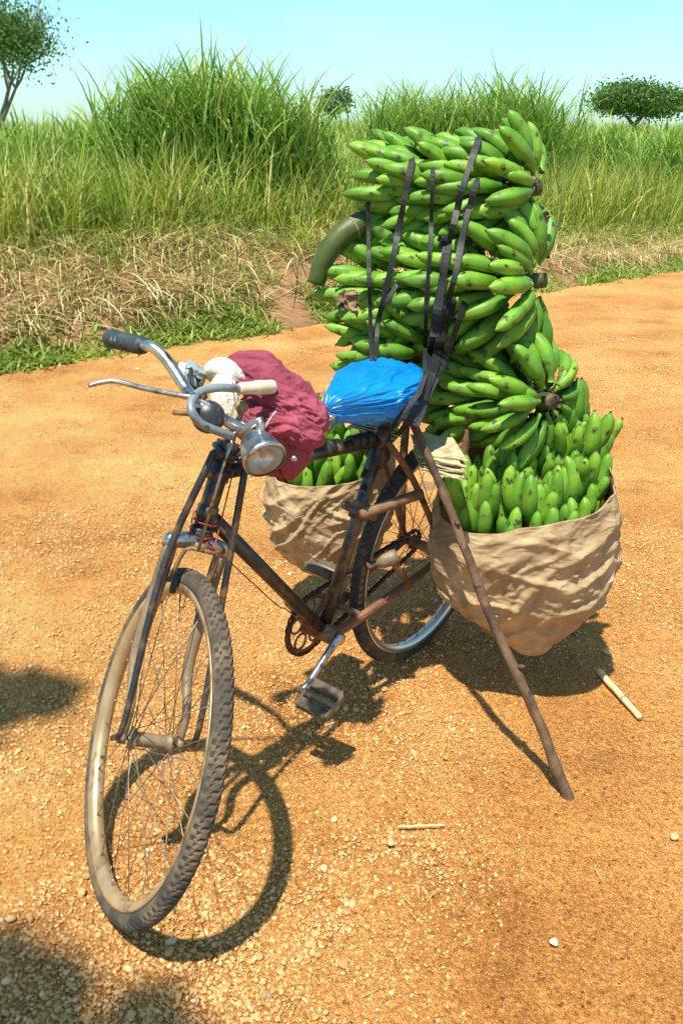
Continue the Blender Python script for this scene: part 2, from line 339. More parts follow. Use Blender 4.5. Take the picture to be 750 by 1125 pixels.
def road_mesh():
    nu, nv = len(ur), len(vr); vv = np.zeros((nu*nv, 3)); k = 0
    for u in ur:
        ed = ROADV+.10*noise.noise(V((u*.9, 3, 0)))+.05*noise.noise(V((u*3, 7, 0)))
        for v in vr:
            p = EU*u+EN*v; x, y = p.x, p.y
            z = .012*noise.noise(V((x*1.1, y*1.1, 5)))+.006*noise.noise(V((x*4, y*4, 5)))+.0035*noise.fractal(V((x*13, y*13, 1)), .7, 2, 3)+.005*max(0, noise.noise(V((x*5.5, y*5.5, 12))))*(1-2*abs(noise.noise(V((x*9, y*9, 3)))))
            z -= .006+rut(u, v)
            if v > ed: z -= (v-ed)*.35
            vv[k] = (x, y, z); k += 1
    i = np.arange((nu-1)*(nv-1)); a = (i//(nv-1))*nv+i % (nv-1)
    return mesh_obj('dirt_road', vv, np.stack([a, a+nv, a+nv+1, a+1], 1), M['road'])
road = tag(road_mesh(), 'orange laterite gravel road', 'road', kind='structure')

# gravel: loose pebbles lying on the road
def pebbles():
    t = (1+5**.5)/2
    iv = np.array([(-1, t, 0), (1, t, 0), (-1, -t, 0), (1, -t, 0), (0, -1, t), (0, 1, t), (0, -1, -t), (0, 1, -t), (t, 0, -1), (t, 0, 1), (-t, 0, -1), (-t, 0, 1)])/math.sqrt(1+t*t)
    fa = np.array([(0, 11, 5), (0, 5, 1), (0, 1, 7), (0, 7, 10), (0, 10, 11), (1, 5, 9), (5, 11, 4), (11, 10, 2), (10, 7, 6), (7, 1, 8), (3, 9, 4), (3, 4, 2), (3, 2, 6), (3, 6, 8), (3, 8, 9), (4, 9, 5), (2, 4, 11), (6, 2, 10), (8, 6, 7), (9, 8, 1)])
    P = []; tries = 0
    while len(P) < 120000 and tries < 1600000:
        tries += 1
        y = 1.05+NR.rand()**2.0*6.4; x = (NR.rand()*2-1)*(.52*y+.3)
        u, v = uv(x, y)
        if v > ROADV-.05: continue
        c = noise.noise(V((u*.35, v*1.3, 9)))+.5*noise.noise(V((x*2.2, y*2.2, 4)))
        c += .26*max(0, min(1, (.45-x)/.7))*max(0, min(1, (3.6-y)/1.2))
        c -= 28*max(0, rut(u, v)); c += 40*max(0, -rut(u, v))
        if NR.rand() > .46+1.5*c: continue
        s = (.0012+.0044*NR.rand()**3.8)*(1 if NR.rand() < .985 else 1.8)*(1+max(0, y-2.5)*.12)
        if c > .2: s *= 1.25
        P.append((x, y, s))
    P = np.array(P); n = len(P)
    q = NR.randn(n, 4); q /= np.linalg.norm(q, axis=1)[:, None]; w, x, y, z = q.T
    R = np.stack([1-2*(y*y+z*z), 2*(x*y-z*w), 2*(x*z+y*w), 2*(x*y+z*w), 1-2*(x*x+z*z), 2*(y*z-x*w), 2*(x*z-y*w), 2*(y*z+x*w), 1-2*(x*x+y*y)], 1).reshape(n, 3, 3)
    jit = 1+.22*NR.randn(n, 12, 1).clip(-1, 1); sc = np.stack([1+.3*NR.rand(n), .8+.2*NR.rand(n), .55+.3*NR.rand(n)], 1)
    L = iv[None]*jit*sc[:, None, :]; L = np.einsum('nij,nkj->nki', R, L); L[:, :, 2] *= .8
    z0 = np.array([.012*noise.noise(V((a*1.1, b*1.1, 5)))+.006*noise.noise(V((a*4, b*4, 5)))-.006-rut(*uv(a, b)) for a, b, _ in P])
    vv = L*P[:, 2][:, None, None]; vv[:, :, 0] += P[:, 0][:, None]; vv[:, :, 1] += P[:, 1][:, None]; vv[:, :, 2] += (z0+P[:, 2]*.35)[:, None]
    f = (fa[None]+(np.arange(n)*12)[:, None, None]).reshape(-1, 3)
    return mesh_obj('gravel', vv.reshape(-1, 3), f, M['stone'])
tag(pebbles(), 'loose tan and cream pebbles on the road', 'gravel', kind='stuff')

# ------------------------------------------------------------ grass ribbons
def ribbons(name, base, length, az, lean, curl, width, material, seg=5, kink=None):
    n = len(base); t = np.linspace(0, 1, seg+1)
    d = np.stack([np.cos(az), np.sin(az), np.zeros(n)], 1); side = np.stack([-np.sin(az), np.cos(az), np.zeros(n)], 1)
    tw = NR.rand(n)*PI; pts = np.zeros((n, seg+1, 3)); pts[:, 0] = base; ang = lean.copy()
    for k in range(seg):
        ang = ang+curl/seg*(.4+1.2*k/seg)
        if kink is not None: ang = np.where((k == 2) & kink, ang+1.5, ang)
        st = (length/seg)[:, None]*(d*np.sin(ang)[:, None]+np.array([0, 0, 1])*np.cos(ang)[:, None]); pts[:, k+1] = pts[:, k]+st
    wv = (width[:, None]*np.minimum(1, (1.02-t)*2.2)[None]*np.minimum(1, .5+t*3)[None])[:, :, None]
    sd = side*np.cos(tw)[:, None]+d*np.sin(tw)[:, None]*.6
    A = pts-sd[:, None]*wv*.5; B = pts+sd[:, None]*wv*.5
    vv = np.stack([A, B], 2).reshape(n*(seg+1)*2, 3)
    i = (np.arange(n)*(seg+1)*2)[:, None]+(np.arange(seg)*2)[None]; i = i.ravel()
    f = np.stack([i, i+1, i+3, i+2], 1)
    return vv, f
def grass_obj(name, parts, material):
    vs, fs, k = [], [], 0
    for v, f in parts: vs.append(v); fs.append(f+k); k += len(v)
    return mesh_obj(name, np.concatenate(vs), np.concatenate(fs), material)
def hs(xy): return np.array([(a, b, H(a, b)-.03) for a, b in xy])
def in_view(x, y, m=1.3): return abs(x) < (.35*y+.6)*m
def scatter(n, u0, u1, v0, v1, vp=1.0, dens=None, m=1.25):
    out = []
    while len(out) < n:
        u = u0+(u1-u0)*NR.rand(); v = v0+(v1-v0)*NR.rand()**vp; p = EU*u+EN*v
        if p.y < 1 or not in_view(p.x, p.y, m): continue
        if dens and NR.rand() > dens(p.x, p.y, u, v): continue
        out.append((p.x, p.y))
    return np.array(out)
def tufted(xy, k, r):                               # k blades around each tuft
    q = np.repeat(xy, k, 0); return q+NR.randn(len(q), 2)*r
def grass_field():
    parts = []
    for (n, k, v0, v1, vp, h0, h1, w) in ((2300, 9, 7.45, 9.3, 1.0, .45, 1.08, .015), (1400, 9, 9.2, 14, 1.0, .5, .98, .018), (1500, 8, 14, 34, 1.2, .7, 1.15, .028), (1500, 6, 34, 90, 1.2, 1.0, 1.7, .07)):
        xy = scatter(n, -2, 110 if v1 > 40 else 48 if v1 > 20 else 20, v0, v1, vp); bh = .75+.25*NR.rand(n)
        q = tufted(xy, k, .05); N = len(q); hh = np.repeat(bh, k)
        big = np.array([1+.30*noise.noise(V((a*.5, b*.5, 3)))+.22*noise.noise(V((a*1.7, b*1.7, 7))) for a, b in q]); u = q[:, 0]*.777+q[:, 1]*.629
        rightside = 1+.12*np.clip((u-6)/4, 0, 1)
        L = (h0+(h1-h0)*NR.rand(N))*hh*big*rightside
        parts.append(ribbons('g', hs(q), L, NR.rand(N)*2*PI, .05+.25*NR.rand(N), .3+1.5*NR.rand(N)**1.5, w*(.6+.7*NR.rand(N)), None, 5))
    # seeding stalks, thin and straw-coloured
    xy = scatter(1500, -2, 22, 7.4, 12); N = len(xy)
    parts.append(ribbons('g', hs(xy), .8+.35*NR.rand(N), NR.rand(N)*2*PI, .25*NR.rand(N), .3*NR.rand(N), np.full(N, .006), None, 4))
    xy = scatter(900, -2, 16, 7.15, 7.9); q = tufted(xy, 7, .07); N = len(q)
    parts.append(ribbons('g', hs(q), .30+.5*NR.rand(N), NR.rand(N)*2*PI, .3+.8*NR.rand(N), .8+1.6*NR.rand(N), .008*(.6+.8*NR.rand(N)), None, 5, NR.rand(N) < .25))
    return grass_obj('tall_grass', parts, M['grass'])
tag(grass_field(), 'tall green and yellowing grass along the bank top', 'grass', kind='stuff')
def cane_clump(cx, cy, rx, ry, n, h0, h1, label, lw=.021):
    parts = []; q = np.stack([cx+rx*NR.randn(n)*.55, cy+ry*NR.randn(n)*.5], 1); b = hs(q)
    dx = (q[:, 0]-cx)/rx; hgt = (h0+(h1-h0)*NR.rand(n))*(1-.10*np.clip(np.abs(dx), 0, 1.4))
    az = np.arctan2(q[:, 1]-cy+.3*NR.randn(n)*ry, q[:, 0]-cx+.3*NR.randn(n)*rx); ln = .04+.16*NR.rand(n)
    parts.append(ribbons('c', b, hgt*.9, az, ln, .08*NR.rand(n), np.full(n, lw*.9), None, 5))
    for j in range(7):                               # leaves leaving the cane at rising heights
        s = .15+.75*(j+NR.rand(n))/7*.95; o = b+np.stack([np.cos(az)*np.sin(ln), np.sin(az)*np.sin(ln), np.cos(ln)], 1)*(hgt*.9*s)[:, None]
        a2 = NR.rand(n)*2*PI
        parts.append(ribbons('c', o, hgt*(.30+.25*NR.rand(n)), a2, .15+.30*NR.rand(n), .5+1.5*NR.rand(n)**1.4, lw*(.7+.6*NR.rand(n)), None, 5))
    o = grass_obj('cane_grass_clump', parts, M['clump']); return tag(o, label, 'grass clump', 'tall clumps of cane grass')
p = at(236, 200, 9.6)
cane_clump(p.x, p.y, .76, .5, 900, 1.22, 1.58, 'widest and tallest clump of cane grass, on the bank behind the bicycle handlebar')
p = at(462, 160, 13.5)
cane_clump(p.x, p.y, .62, .5, 640, 1.45, 1.82, 'low bushy clump of cane grass above the left half of the banana pile', .019)
p = at(560, 160, 13.5)
cane_clump(p.x, p.y, .62, .45, 520, 1.50, 2.05, 'thin feathery clump of cane grass just above the right end of the banana pile', .019)
for px_, dist, rx_, n_, h0_, h1_, lb in ((30, 9.2, .45, 220, .75, 1.02, 'ragged patch of cane grass at the left edge, below the half bare tree'), (105, 9.6, .35, 140, .75, 1.0, 'low wisps of cane grass just left of the widest clump'), (352, 10.5, .35, 150, .65, .95, 'low patch of cane grass directly right of the widest clump'),
        (655, 15, .8, 300, 1.15, 1.45, 'green cane grass rising beside the banana pile, left of the spreading tree'), (735, 14, .6, 220, 1.1, 1.4, 'cane grass at the right edge in front of the spreading tree')):
    p = at(px_, 165, dist); cane_clump(p.x, p.y, rx_, .4, n_, h0_, h1_, lb, .019)
def straw():
    parts = []
    xy = scatter(1500, -1, 16, ROADV+.45, ROADV+1.55, 1.0, lambda x, y, u, v: .55+.9*noise.noise(V((x*1.2, y*1.2, 8))))
    q = tufted(xy, 9, .09); N = len(q); az = NR.rand(N)*2*PI; dn = math.atan2(-EN.y, -EN.x); az = np.where(NR.rand(N) < .55, dn+NR.randn(N)*.9, az)
    b = hs(q); b[:, 2] += .05
    parts.append(ribbons('s', b, .16+.34*NR.rand(N), az, .9+.8*NR.rand(N), .4+.8*NR.rand(N), .004+.006*NR.rand(N), None, 5, NR.rand(N) < .4))
    xy = scatter(1500, -1, 16, ROADV+.35, ROADV+1.6); N = len(xy); a2 = NR.rand(N)*2*PI; b = hs(xy); b[:, 2] += .06+.05*NR.rand(N)
    parts.append(ribbons('s', b, .35+.45*NR.rand(N), a2, 1.2+.35*NR.rand(N), .3+.5*NR.rand(N), .006+.010*NR.rand(N), None, 7))
    return grass_obj('dry_straw', parts, M['straw'])
tag(straw(), 'cut dry straw matted on the bank slope', 'straw', kind='stuff')
def weeds():
    parts = []
    xy = scatter(1500, -1, 16, ROADV-.02, ROADV+.62, 1.2, lambda x, y, u, v: (.5+1.2*noise.noise(V((x*1.5, y*1.5, 4))))*(1 if u < 6.5 else .35))
    q = tufted(xy, 11, .05); N = len(q)
    parts.append(ribbons('w', hs(q)+np.array([0, 0, .01]), .05+.10*NR.rand(N), NR.rand(N)*2*PI, .3+.8*NR.rand(N), .6+NR.rand(N), .010+.012*NR.rand(N), None, 3))
    xy = scatter(420, -1, 16, ROADV+.5, ROADV+1.4, 1); q = tufted(xy, 8, .05); N = len(q)
    parts.append(ribbons('w', hs(q)+np.array([0, 0, .02]), .10+.22*NR.rand(N), NR.rand(N)*2*PI, .2+.5*NR.rand(N), .6+NR.rand(N), .007+.006*NR.rand(N), None, 4))
    return grass_obj('verge_weeds', parts, M['weed'])
tag(weeds(), 'low creeping green weeds along the road edge', 'weeds', kind='stuff')

# ------------------------------------------------------------ trees
def leaves_mesh(cent, size, n, spread, flat=.75):
    c = np.array(cent); idx = NR.randint(0, len(c), n); p = c[idx]+NR.randn(n, 3)*np.array([spread, spread, spread*flat])
    a = NR.randn(n, 3); a /= np.linalg.norm(a, axis=1)[:, None]; b = np.cross(a, NR.randn(n, 3)); b /= np.linalg.norm(b, axis=1)[:, None]
    s = size*(.6+.8*NR.rand(n))[:, None]
    v = np.stack([p-a*s, p+b*s*.45, p+a*s, p-b*s*.45], 1).reshape(-1, 3); i = np.arange(n)*4
    return v, np.stack([i, i+1, i+2, i+3], 1)
def tree(name, loc, height, spreadx, trunk_r, seed, label, cat, nleaf, lsize, lmat, umbrella=True, depth=4, bare=None, trunk_frac=.4, lspread=.3, lflat=.75):
    r = random.Random(seed); root = empty(name, loc); tag(root, label, cat); mb = MB(); tips = []
    def grow(p, d, L, rad, k):
        pts = [p]; q = p.copy(); dd = d.copy()
        for j in range(3):
            dd = (dd+V((r.uniform(-.22, .22), r.uniform(-.22, .22), r.uniform(-.05, .16)))).normalized(); q = q+dd*L/3; pts.append(q.copy())
        mb.tube(pts, [rad, rad*.88, rad*.76, rad*.62], 6 if k else 9, cap=False)
        if k >= depth-1: tips.append(pts[2]); tips.append(q)
        if k >= depth: return
        for j in range(3 if k < 2 else 2+(r.random() < .5)):
            a = r.uniform(0, 2*PI); sp = V((math.cos(a), math.sin(a), 0))
            nd = (dd*.55+sp*r.uniform(.5, 1.0)*spreadx+V((0, 0, .12 if umbrella else .3))).normalized()
            grow(q, nd, L*r.uniform(.62, .85), rad*.58, k+1)
    grow(V((0, 0, 0)), V((r.uniform(-.1, .1), 0, 1)).normalized(), height*trunk_frac, trunk_r, 0)
    mb.build('trunk', M['bark'], root)
    c = [t for t in tips if bare is None or bare(t)]
    if c:
        v, f = leaves_mesh([tuple(t) for t in c], lsize, nleaf, lspread, lflat); mesh_obj('crown', v, f, lmat, root, smooth=False)
    return root
def tree_at(px, dist, name='tree', **kw):
    d = ray(px, 140); x = d.x/d.y*dist; y = dist*1.0; return tree(name, (x, y, H(x, y)-.1), **kw)
tree_at(702, 62, height=5.9, spreadx=1.3, trunk_r=.20, seed=4, label='spreading dark green tree with a flat layered crown on the right horizon', cat='tree', nleaf=26000, lsize=.10, lmat=M['leaf'], lspread=.62, trunk_frac=.22, lflat=.5, depth=5)
tree_at(17, 26, height=3.3, spreadx=.8, trunk_r=.10, seed=9, label='half bare tree with leafy lower branches at the left edge of the photo', cat='tree', nleaf=9000, lsize=.045, lmat=M['leaf'], umbrella=False, depth=5, bare=lambda t: t.x < .75 and t.z < 3.3, lspread=.38)
tree_at(362, 95, height=3.3, spreadx=.6, trunk_r=.16, seed=3, label='small hazy tree far off in the gap between the cane grass clumps', cat='tree', nleaf=1500, lsize=.22, lmat=M['hazeleaf'], umbrella=False, depth=3, lspread=.5)

# ------------------------------------------------------------ bicycle
BX, BY, HEAD, LEAN, BP, STEER = .2199, 2.5979, -2.2239, .0935, .0047, 1.0634
WB, RW, HA = 1.1444, .35, 1.1713
MB4 = Matrix.Translation((BX, BY, 0)) @ Matrix.Rotation(HEAD, 4, 'Z') @ Matrix.Rotation(-LEAN, 4, 'X') @ Matrix.Rotation(BP, 4, 'Y')
MBI = MB4.inverted()
AX = V((-math.cos(HA), 0, math.sin(HA)))
HUB0 = V((WB, 0, RW)); A0 = HUB0-V((math.sin(HA), 0, math.cos(HA)))*.07
ST4 = Matrix.Translation(A0) @ Matrix.Rotation(STEER, 4, AX) @ Matrix.Translation(-A0); STI = ST4.inverted()
def W(x, y, z): return MB4 @ V((x, y, z))
def S(x, y=None, z=None):
    return ST4 @ (V((x, y, z)) if y is not None else V(x))
def meet(px, py, n, c, steer=False):               # where a sight line meets a plane n.q=c of the bicycle (or of its steered fork)
    o = MBI @ CAMP; d = (MBI.to_3x3() @ ray(px, py))
    if steer: o = STI @ o; d = STI.to_3x3() @ d
    n = V(n); q = o+d*((c-n.dot(o))/n.dot(d)); return ST4 @ q if steer else q
bike = empty('bicycle'); bike.matrix_world = MB4
tag(bike, 'old black roadster bicycle with rusty frame, loaded high with green bananas', 'bicycle')
HT = V((.852, 0, .863)); HB = V((.914, 0, .716)); BB = V((.4726, 0, .2807)); SL = V((.288, 0, .766)); RH = V((0, 0, .35))
def P1(name, m, *tubes, parent=bike, seg=12, n=0):
    mb = MB()
    for t in tubes: mb.tube(t[0], t[1], seg, n if len(t[0]) > 2 else 0)
    return mb.build(name, m, parent)
# main frame tubes
P1('head_tube', M['black'], ([HB-AX*.012, HT+AX*.012], .019), ([HB-AX*.016, HB+AX*.008], .024), ([HT-AX*.008, HT+AX*.018], .024), ([HT-AX*.05, HT-AX*.025], .023), ([HB+AX*.03, HB+AX*.055], .022))
P1('top_tube', M['black'], ([HT-AX*.035, SL-V((-.0, 0, .012))], .0155), ([SL-V((.012, 0, .0)), SL+V((.02, 0, -.01))], .021))
P1('down_tube', M['black'], ([HB+AX*.04, BB], .0165))
st = P1('seat_tube', M['black'], ([BB, SL+(SL-BB).normalized()*.02], .016), ([SL-(SL-BB).normalized()*.03, SL+(SL-BB).normalized()*.02], .020))
P1('bottom_bracket', M['rust'], ([BB-V((0, .036, 0)), BB+V((0, .036, 0))], .025), ([BB-V((0, .041, 0)), BB-V((0, .034, 0))], .021), ([BB+V((0, .034, 0)), BB+V((0, .041, 0))], .021))
for s in (-1, 1):
    P1('chain_stay', M['rust'], ([BB+V((-.01, s*.026, 0)), BB+V((-.08, s*.036, .005)), V((.2, s*.060, .325)), V((.02, s*.066, .352))], [.015, .013, .012, .009]), n=4)
    P1('seat_stay', M['rust'], ([SL+V((0, s*.018, -.01)), V((.18, s*.045, .62)), V((.012, s*.066, .36))], [.009, .009, .008]), n=5)
    P1('dropout', M['rust'], ([V((-.02, s*.066, .345)), V((.05, s*.066, .358))], .011), ([V((0, s*.058, .35)), V((0, s*.088, .35))], .010), ([V((0, s*.07, .35)), V((0, s*.10, .35))], .006))
P1('chain_stay_bridge', M['rust'], ([V((.37, -.04, .30)), V((.37, .04, .30))], .009))
P1('seat_post', M['black'], ([SL, SL+(SL-BB).normalized()*.11], .0125))
# luggage rack: posts from the axle, rails, cross bars
for s in (-1, 1):
    P1('rack_strut', M['rust'], ([V((0, s*.085, .35)), V((.03, s*.09, .58)), V((.02, s*.10, .775))], [.010, .012, .010]), n=4)
    P1('rack_rail', M['rust'], ([V((.04, s*.10, .785)), V((-.12, s*.11, .785)), V((-.30, s*.11, .785))], .009), n=4)
P1('rack_cross_bar', M['rust'], *[([V((x, -.17, .80)), V((x, .17, .80))], .009) for x in (0, -.1, -.2, -.29)])
a = meet(388, 560, (0, 1, 0), .0); b = meet(463, 542, (0, 1, 0), .10)
brace = P1('rusty_brace', M['rust'], ([a+V((.012, .03, 0)), b], .0135)); mb = MB()
u = (SL-BB).normalized(); c = BB+u*(a-BB).dot(u)
mb.lathe([(-.022, .020), (-.020, .024), (.020, .024), (.022, .020)], c, c+u, 14); mb.tube([c+V((0, -.04, 0)), c+V((0, .05, 0))], .013, 8); mb.tube([c+V((.03, .02, .01)), c+V((.03, -.035, .01))], .006, 6)
mb.build('clamp', M['rust'], brace)
# --- wheels
def wheel(tf, front):
    mt, mr = (M['tyre'], M['rim']) if front else (M['rtyre'], M['rrim'])
    # rim: U-channel
    prof = [(.3165, -.017), (.3215, -.0175), (.3215, -.0150), (.313, -.0135), (.306, -.010), (.3035, -.004), (.3035, .004), (.306, .010), (.313, .0135), (.3215, .0150), (.3215, .0175), (.3165, .017), (.308, .0145), (.3005, .0065), (.2995, 0), (.3005, -.0065), (.308, -.0145)]
    N = 120
    def ring(prof, fn=None, N=N):
        vs = []; fs = []; m = len(prof)
        for i in range(N):
            t = 2*PI*i/N
            for j, (r, y) in enumerate(prof):
                if fn: r = r+fn(i, j, t)
                vs.append(tf(V((r*math.cos(t), y, r*math.sin(t)))))
        for i in range(N):
            for j in range(m): fs.append((i*m+j, ((i+1) % N)*m+j, ((i+1) % N)*m+(j+1) % m, i*m+(j+1) % m))
        mb = MB(); mb.add(vs, fs); return mb
    w = ring(prof).build('wheel', mr, bike)
    K = 26; tp = []
    for j in range(K):
        g = 2*PI*(j+.5)/K-PI/2; tp.append((.333+.0185*math.sin(g+PI/2)*-1, .0195*math.cos(g+PI/2)))
    def tread(i, j, t):
        r, y = tp[j]; a = abs(y)
        if r < .333: return 0
        k = i % 4
        if a < .0062: return .0030 if k in (0, 1, 2) else -.0008
        if a < .0125: return .0028 if k in (2, 3, 0) else -.0010
        return .0024 if k in (0, 1) else -.0004
    NT = 4*104; tb = ring(tp, tread, NT); ty = tb.build('tyre', mt, w, smooth=False); ty.data.materials.append(M['groove'])
    mi = []
    for i in range(NT):
        for j in range(K): mi.append(1 if tread(i, j, 0)+tread((i+1) % NT, j, 0)+tread(i, (j+1) % K, 0) < .002 and tp[j][0] > .338 else 0)
    ty.data.polygons.foreach_set('material_index', mi); ty.data.polygons.foreach_set('use_smooth', [tp[q % K][0] < .338 for q in range(NT*K)])
    mb = MB(); hw = .046 if front else .055
    mb.lathe([(0, .008), (.004, .021), (.009, .022), (.012, .015), (.02, .0145), (hw, .0155), (2*hw-.02, .0145), (2*hw-.012, .015), (2*hw-.009, .020), (2*hw-.004, .019), (2*hw, .008)], tf(V((0, -hw, 0))), tf(V((0, hw, 0))), 20)
    mb.tube([tf(V((0, -hw-.03, 0))), tf(V((0, hw+.03, 0)))], .0048, 8)
    hb = mb.build('hub', M['dusty'] if front else M['rust'], w)
    for s in (-1, 1):
        mb = MB(); mb.lathe([(0, .0085), (.009, .0085)], tf(V((0, s*(hw+.012), 0))), tf(V((0, s*(hw+.02), 0))), 6); mb.build('axle_nut', M['rust'], hb)
    n = 36
    for i in range(n):
        side = 1 if i % 2 else -1; t = 2*PI*i/n; cr_ = (1 if (i//2) % 2 else -1)*1.15
        p = V((.018*math.cos(t+cr_), side*(hw-.006), .018*math.sin(t+cr_))); q = V((.3005*math.cos(t), side*.003, .3005*math.sin(t)))
        mb = MB(); mb.tube([tf(p), tf(q)], .0011, 5); mb.tube([tf(q+(p-q).normalized()*.014), tf(q)], .0021, 5); mb.build('spoke', M['spoke'], w)
    mb = MB(); t = 4.1; mb.tube([tf(V((.300*math.cos(t), 0, .300*math.sin(t)))), tf(V((.265*math.cos(t), 0, .265*math.sin(t))))], .003, 6); mb.build('valve', M['rust'], w)
    return w
fwheel = wheel(lambda q: S(HUB0+q), True); tag(fwheel, 'front wheel with dusty brown rim and block tread')
rwheel = wheel(lambda q: RH+q, False); tag(rwheel, 'rear wheel with bright steel rim and black tyre')
# --- fork and steering
def ss(lst): return [S(*q) for q in lst]
fk = P1('fork', M['dusty'], (ss([HB+AX*-.02, HB+AX*-.035]), .026), seg=14)
crown = HB-AX*.032
mb = MB(); mb.tube(ss([crown+V((0, -.062, -.012)), crown+V((0, -.052, .006)), crown+V((0, 0, .012)), crown+V((0, .052, .006)), crown+V((0, .062, -.012))]), [.012, .017, .018, .017, .012], 12, 3); mb.build('fork_crown', M['chrome'], fk)
for s in (-1, 1):
    P1('fork_blade', M['dusty'], (ss([crown+V((.0, s*.055, 0)), crown-AX*.12+V((0, s*.056, 0)), crown-AX*.25+V((.005, s*.058, 0)), HUB0+V((-.03, s*.060, .055)), HUB0+V((0, s*.060, 0))]), [.0145, .0145, .012, .009, .008]), parent=fk, n=5)
    P1('fork_end', M['dusty'], (ss([HUB0+V((0, s*.055, 0)), HUB0+V((0, s*.068, 0))]), .013), parent=fk)
# long black stays from the head clamp to the front axle
for s in (-1, 1):
    P1('fork_stay', M['black'], (ss([HT+AX*.02+V((.035, s*.036, 0)), crown+V((.050, s*.068, -.03)), HUB0+V((.012, s*.078, .06)), HUB0+V((0, s*.078, -.005))]), [.0075, .0075, .0065, .006]), n=5)
mb = MB(); mb.tube(ss([HT+AX*.02+V((.036, -.040, 0)), HT+AX*.02+V((.036, .040, 0))]), .006, 8); mb.tube(ss([HT+AX*.02+V((.0, -.026, 0)), HT+AX*.02+V((.045, -.02, 0))]), .007, 8); mb.tube(ss([HT+AX*.02+V((.0, .026, 0)), HT+AX*.02+V((.045, .02, 0))]), .007, 8)
mb.lathe([(-.012, .024), (.012, .024)], S(HT+AX*.02), S(HT+AX*.04), 14); mb.build('stay_clamp', M['black'])
bpy.data.objects['stay_clamp'].parent = bike
stem_top = HT+AX*.115
P1('stem', M['dusty'], (ss([HT, stem_top]), .0125), (ss([stem_top-AX*.008, stem_top+V((.02, 0, .0))]), .0125))
P1('brake_rod', M['chrome'], (ss([HT+AX*.09+V((.055, -.012, 0)), HT+V((.045, -.012, 0)), crown+V((.04, -.012, .02))]), .0035), seg=6)
mb = MB()
for s in (-1, 1):
    mb.tube(ss([crown+V((.04, 0, .02)), crown+V((.035, s*.035, .01)), crown-AX*.06+V((.02, s*.040, 0)), crown-AX*.082+V((-.006, s*.036, 0))]), .0045, 6, 3)
cal = mb.build('brake_stirrup', M['rust'], bike)
for s in (-1, 1):
    mb = MB(); c = crown-AX*.080+V((.004, s*.024, 0)); mb.box(S(c), (ST4.to_3x3() @ AX)*.020, ST4.to_3x3() @ V((0, .006, 0)), ST4.to_3x3() @ V((.006, 0, 0))); mb.build('brake_pad', M['grip'], cal)
# handlebar
def sz(px, py, z): return meet(px, py, (0, 0, 1), z, True)
def sx_(px, py, x): return meet(px, py, (1, 0, 0), x, True)
hbar = P1('handlebar', M['chrome'], ([S(.905, 0, .955), sx_(222, 446, .885), sx_(205, 428, .83), sx_(193, 410, .79), sx_(180, 392, .755), sx_(168, 382, .73), sx_(157, 379, .70), sx_(122, 372, .62)], .0112), n=6)
mb = MB(); g0, g1 = sx_(158, 380, .70), sx_(121, 372, .605); d = (g1-g0).normalized()
L = (g1-g0).length; prof = [(0, .0165)]
for k in range(7): prof += [(L*(.06+.12*k), .0172), (L*(.10+.12*k), .0195), (L*(.15+.12*k), .0172)]
prof += [(L*.93, .0205), (L, .019)]; mb.lathe(prof, g0, g1, 18); mb.build('grip', M['grip'], hbar)['label'] = 'black ribbed rubber grip'
# other half of the bar, hidden by the jacket, its bare curved end showing
P1('handlebar_end', M['chrome'], ([S(.86, .0, .94), sx_(300, 470, .76), sx_(325, 480, .73), sx_(345, 480, .70), sz(353, 474, .965), sz(362, 464, .972), sz(363, 456, .985)], .0125), parent=hbar, n=6)
# looped front bar with its cream grip
lp = P1('looped_bar', M['paint'], ([sx_(256, 480, .915), sx_(240, 474, .925), sx_(222, 466, .93), sx_(211, 453, .925), sx_(211, 440, .90), sx_(221, 430, .87), sx_(240, 426, .85), sx_(268, 427, .83)], .0085), parent=hbar, n=6)
a, b = sx_(262, 427, .835), sx_(300, 425, .80); L = (b-a).length
mb = MB(); mb.lathe([(0, .010), (.006, .0125), (L*.35, .0125), (L*.5, .0145), (L*.96, .0150), (L, .0135)], a, b, 16); mb.build('grip', M['cream'], lp)['label'] = 'worn cream plastic grip'
# long rod lever sweeping to the left
lv = P1('brake_lever', M['chrome'], ([sx_(97, 424, .845), sx_(112, 420, .845), sx_(128, 419, .85), sx_(160, 427, .86), sx_(195, 434, .87), sx_(216, 438, .88), sx_(240, 452, .90)], [.004, .005, .0052, .0052, .0052, .006, .006]), n=6)
P1('lever_pivot', M['rust'], ([sx_(214, 444, .87), sx_(224, 434, .88)], .009), ([sx_(190, 453, .89), sx_(214, 455, .89)], .005), parent=lv)
mb = MB(); c = sx_(229, 458, .90); q = sx_(229, 458, .96); mb.lathe([(-.014, .030), (-.006, .032), (.0, .030), (.008, .022), (.013, .008)], c, q, 20); mb.build('bell', M['black'], bike)
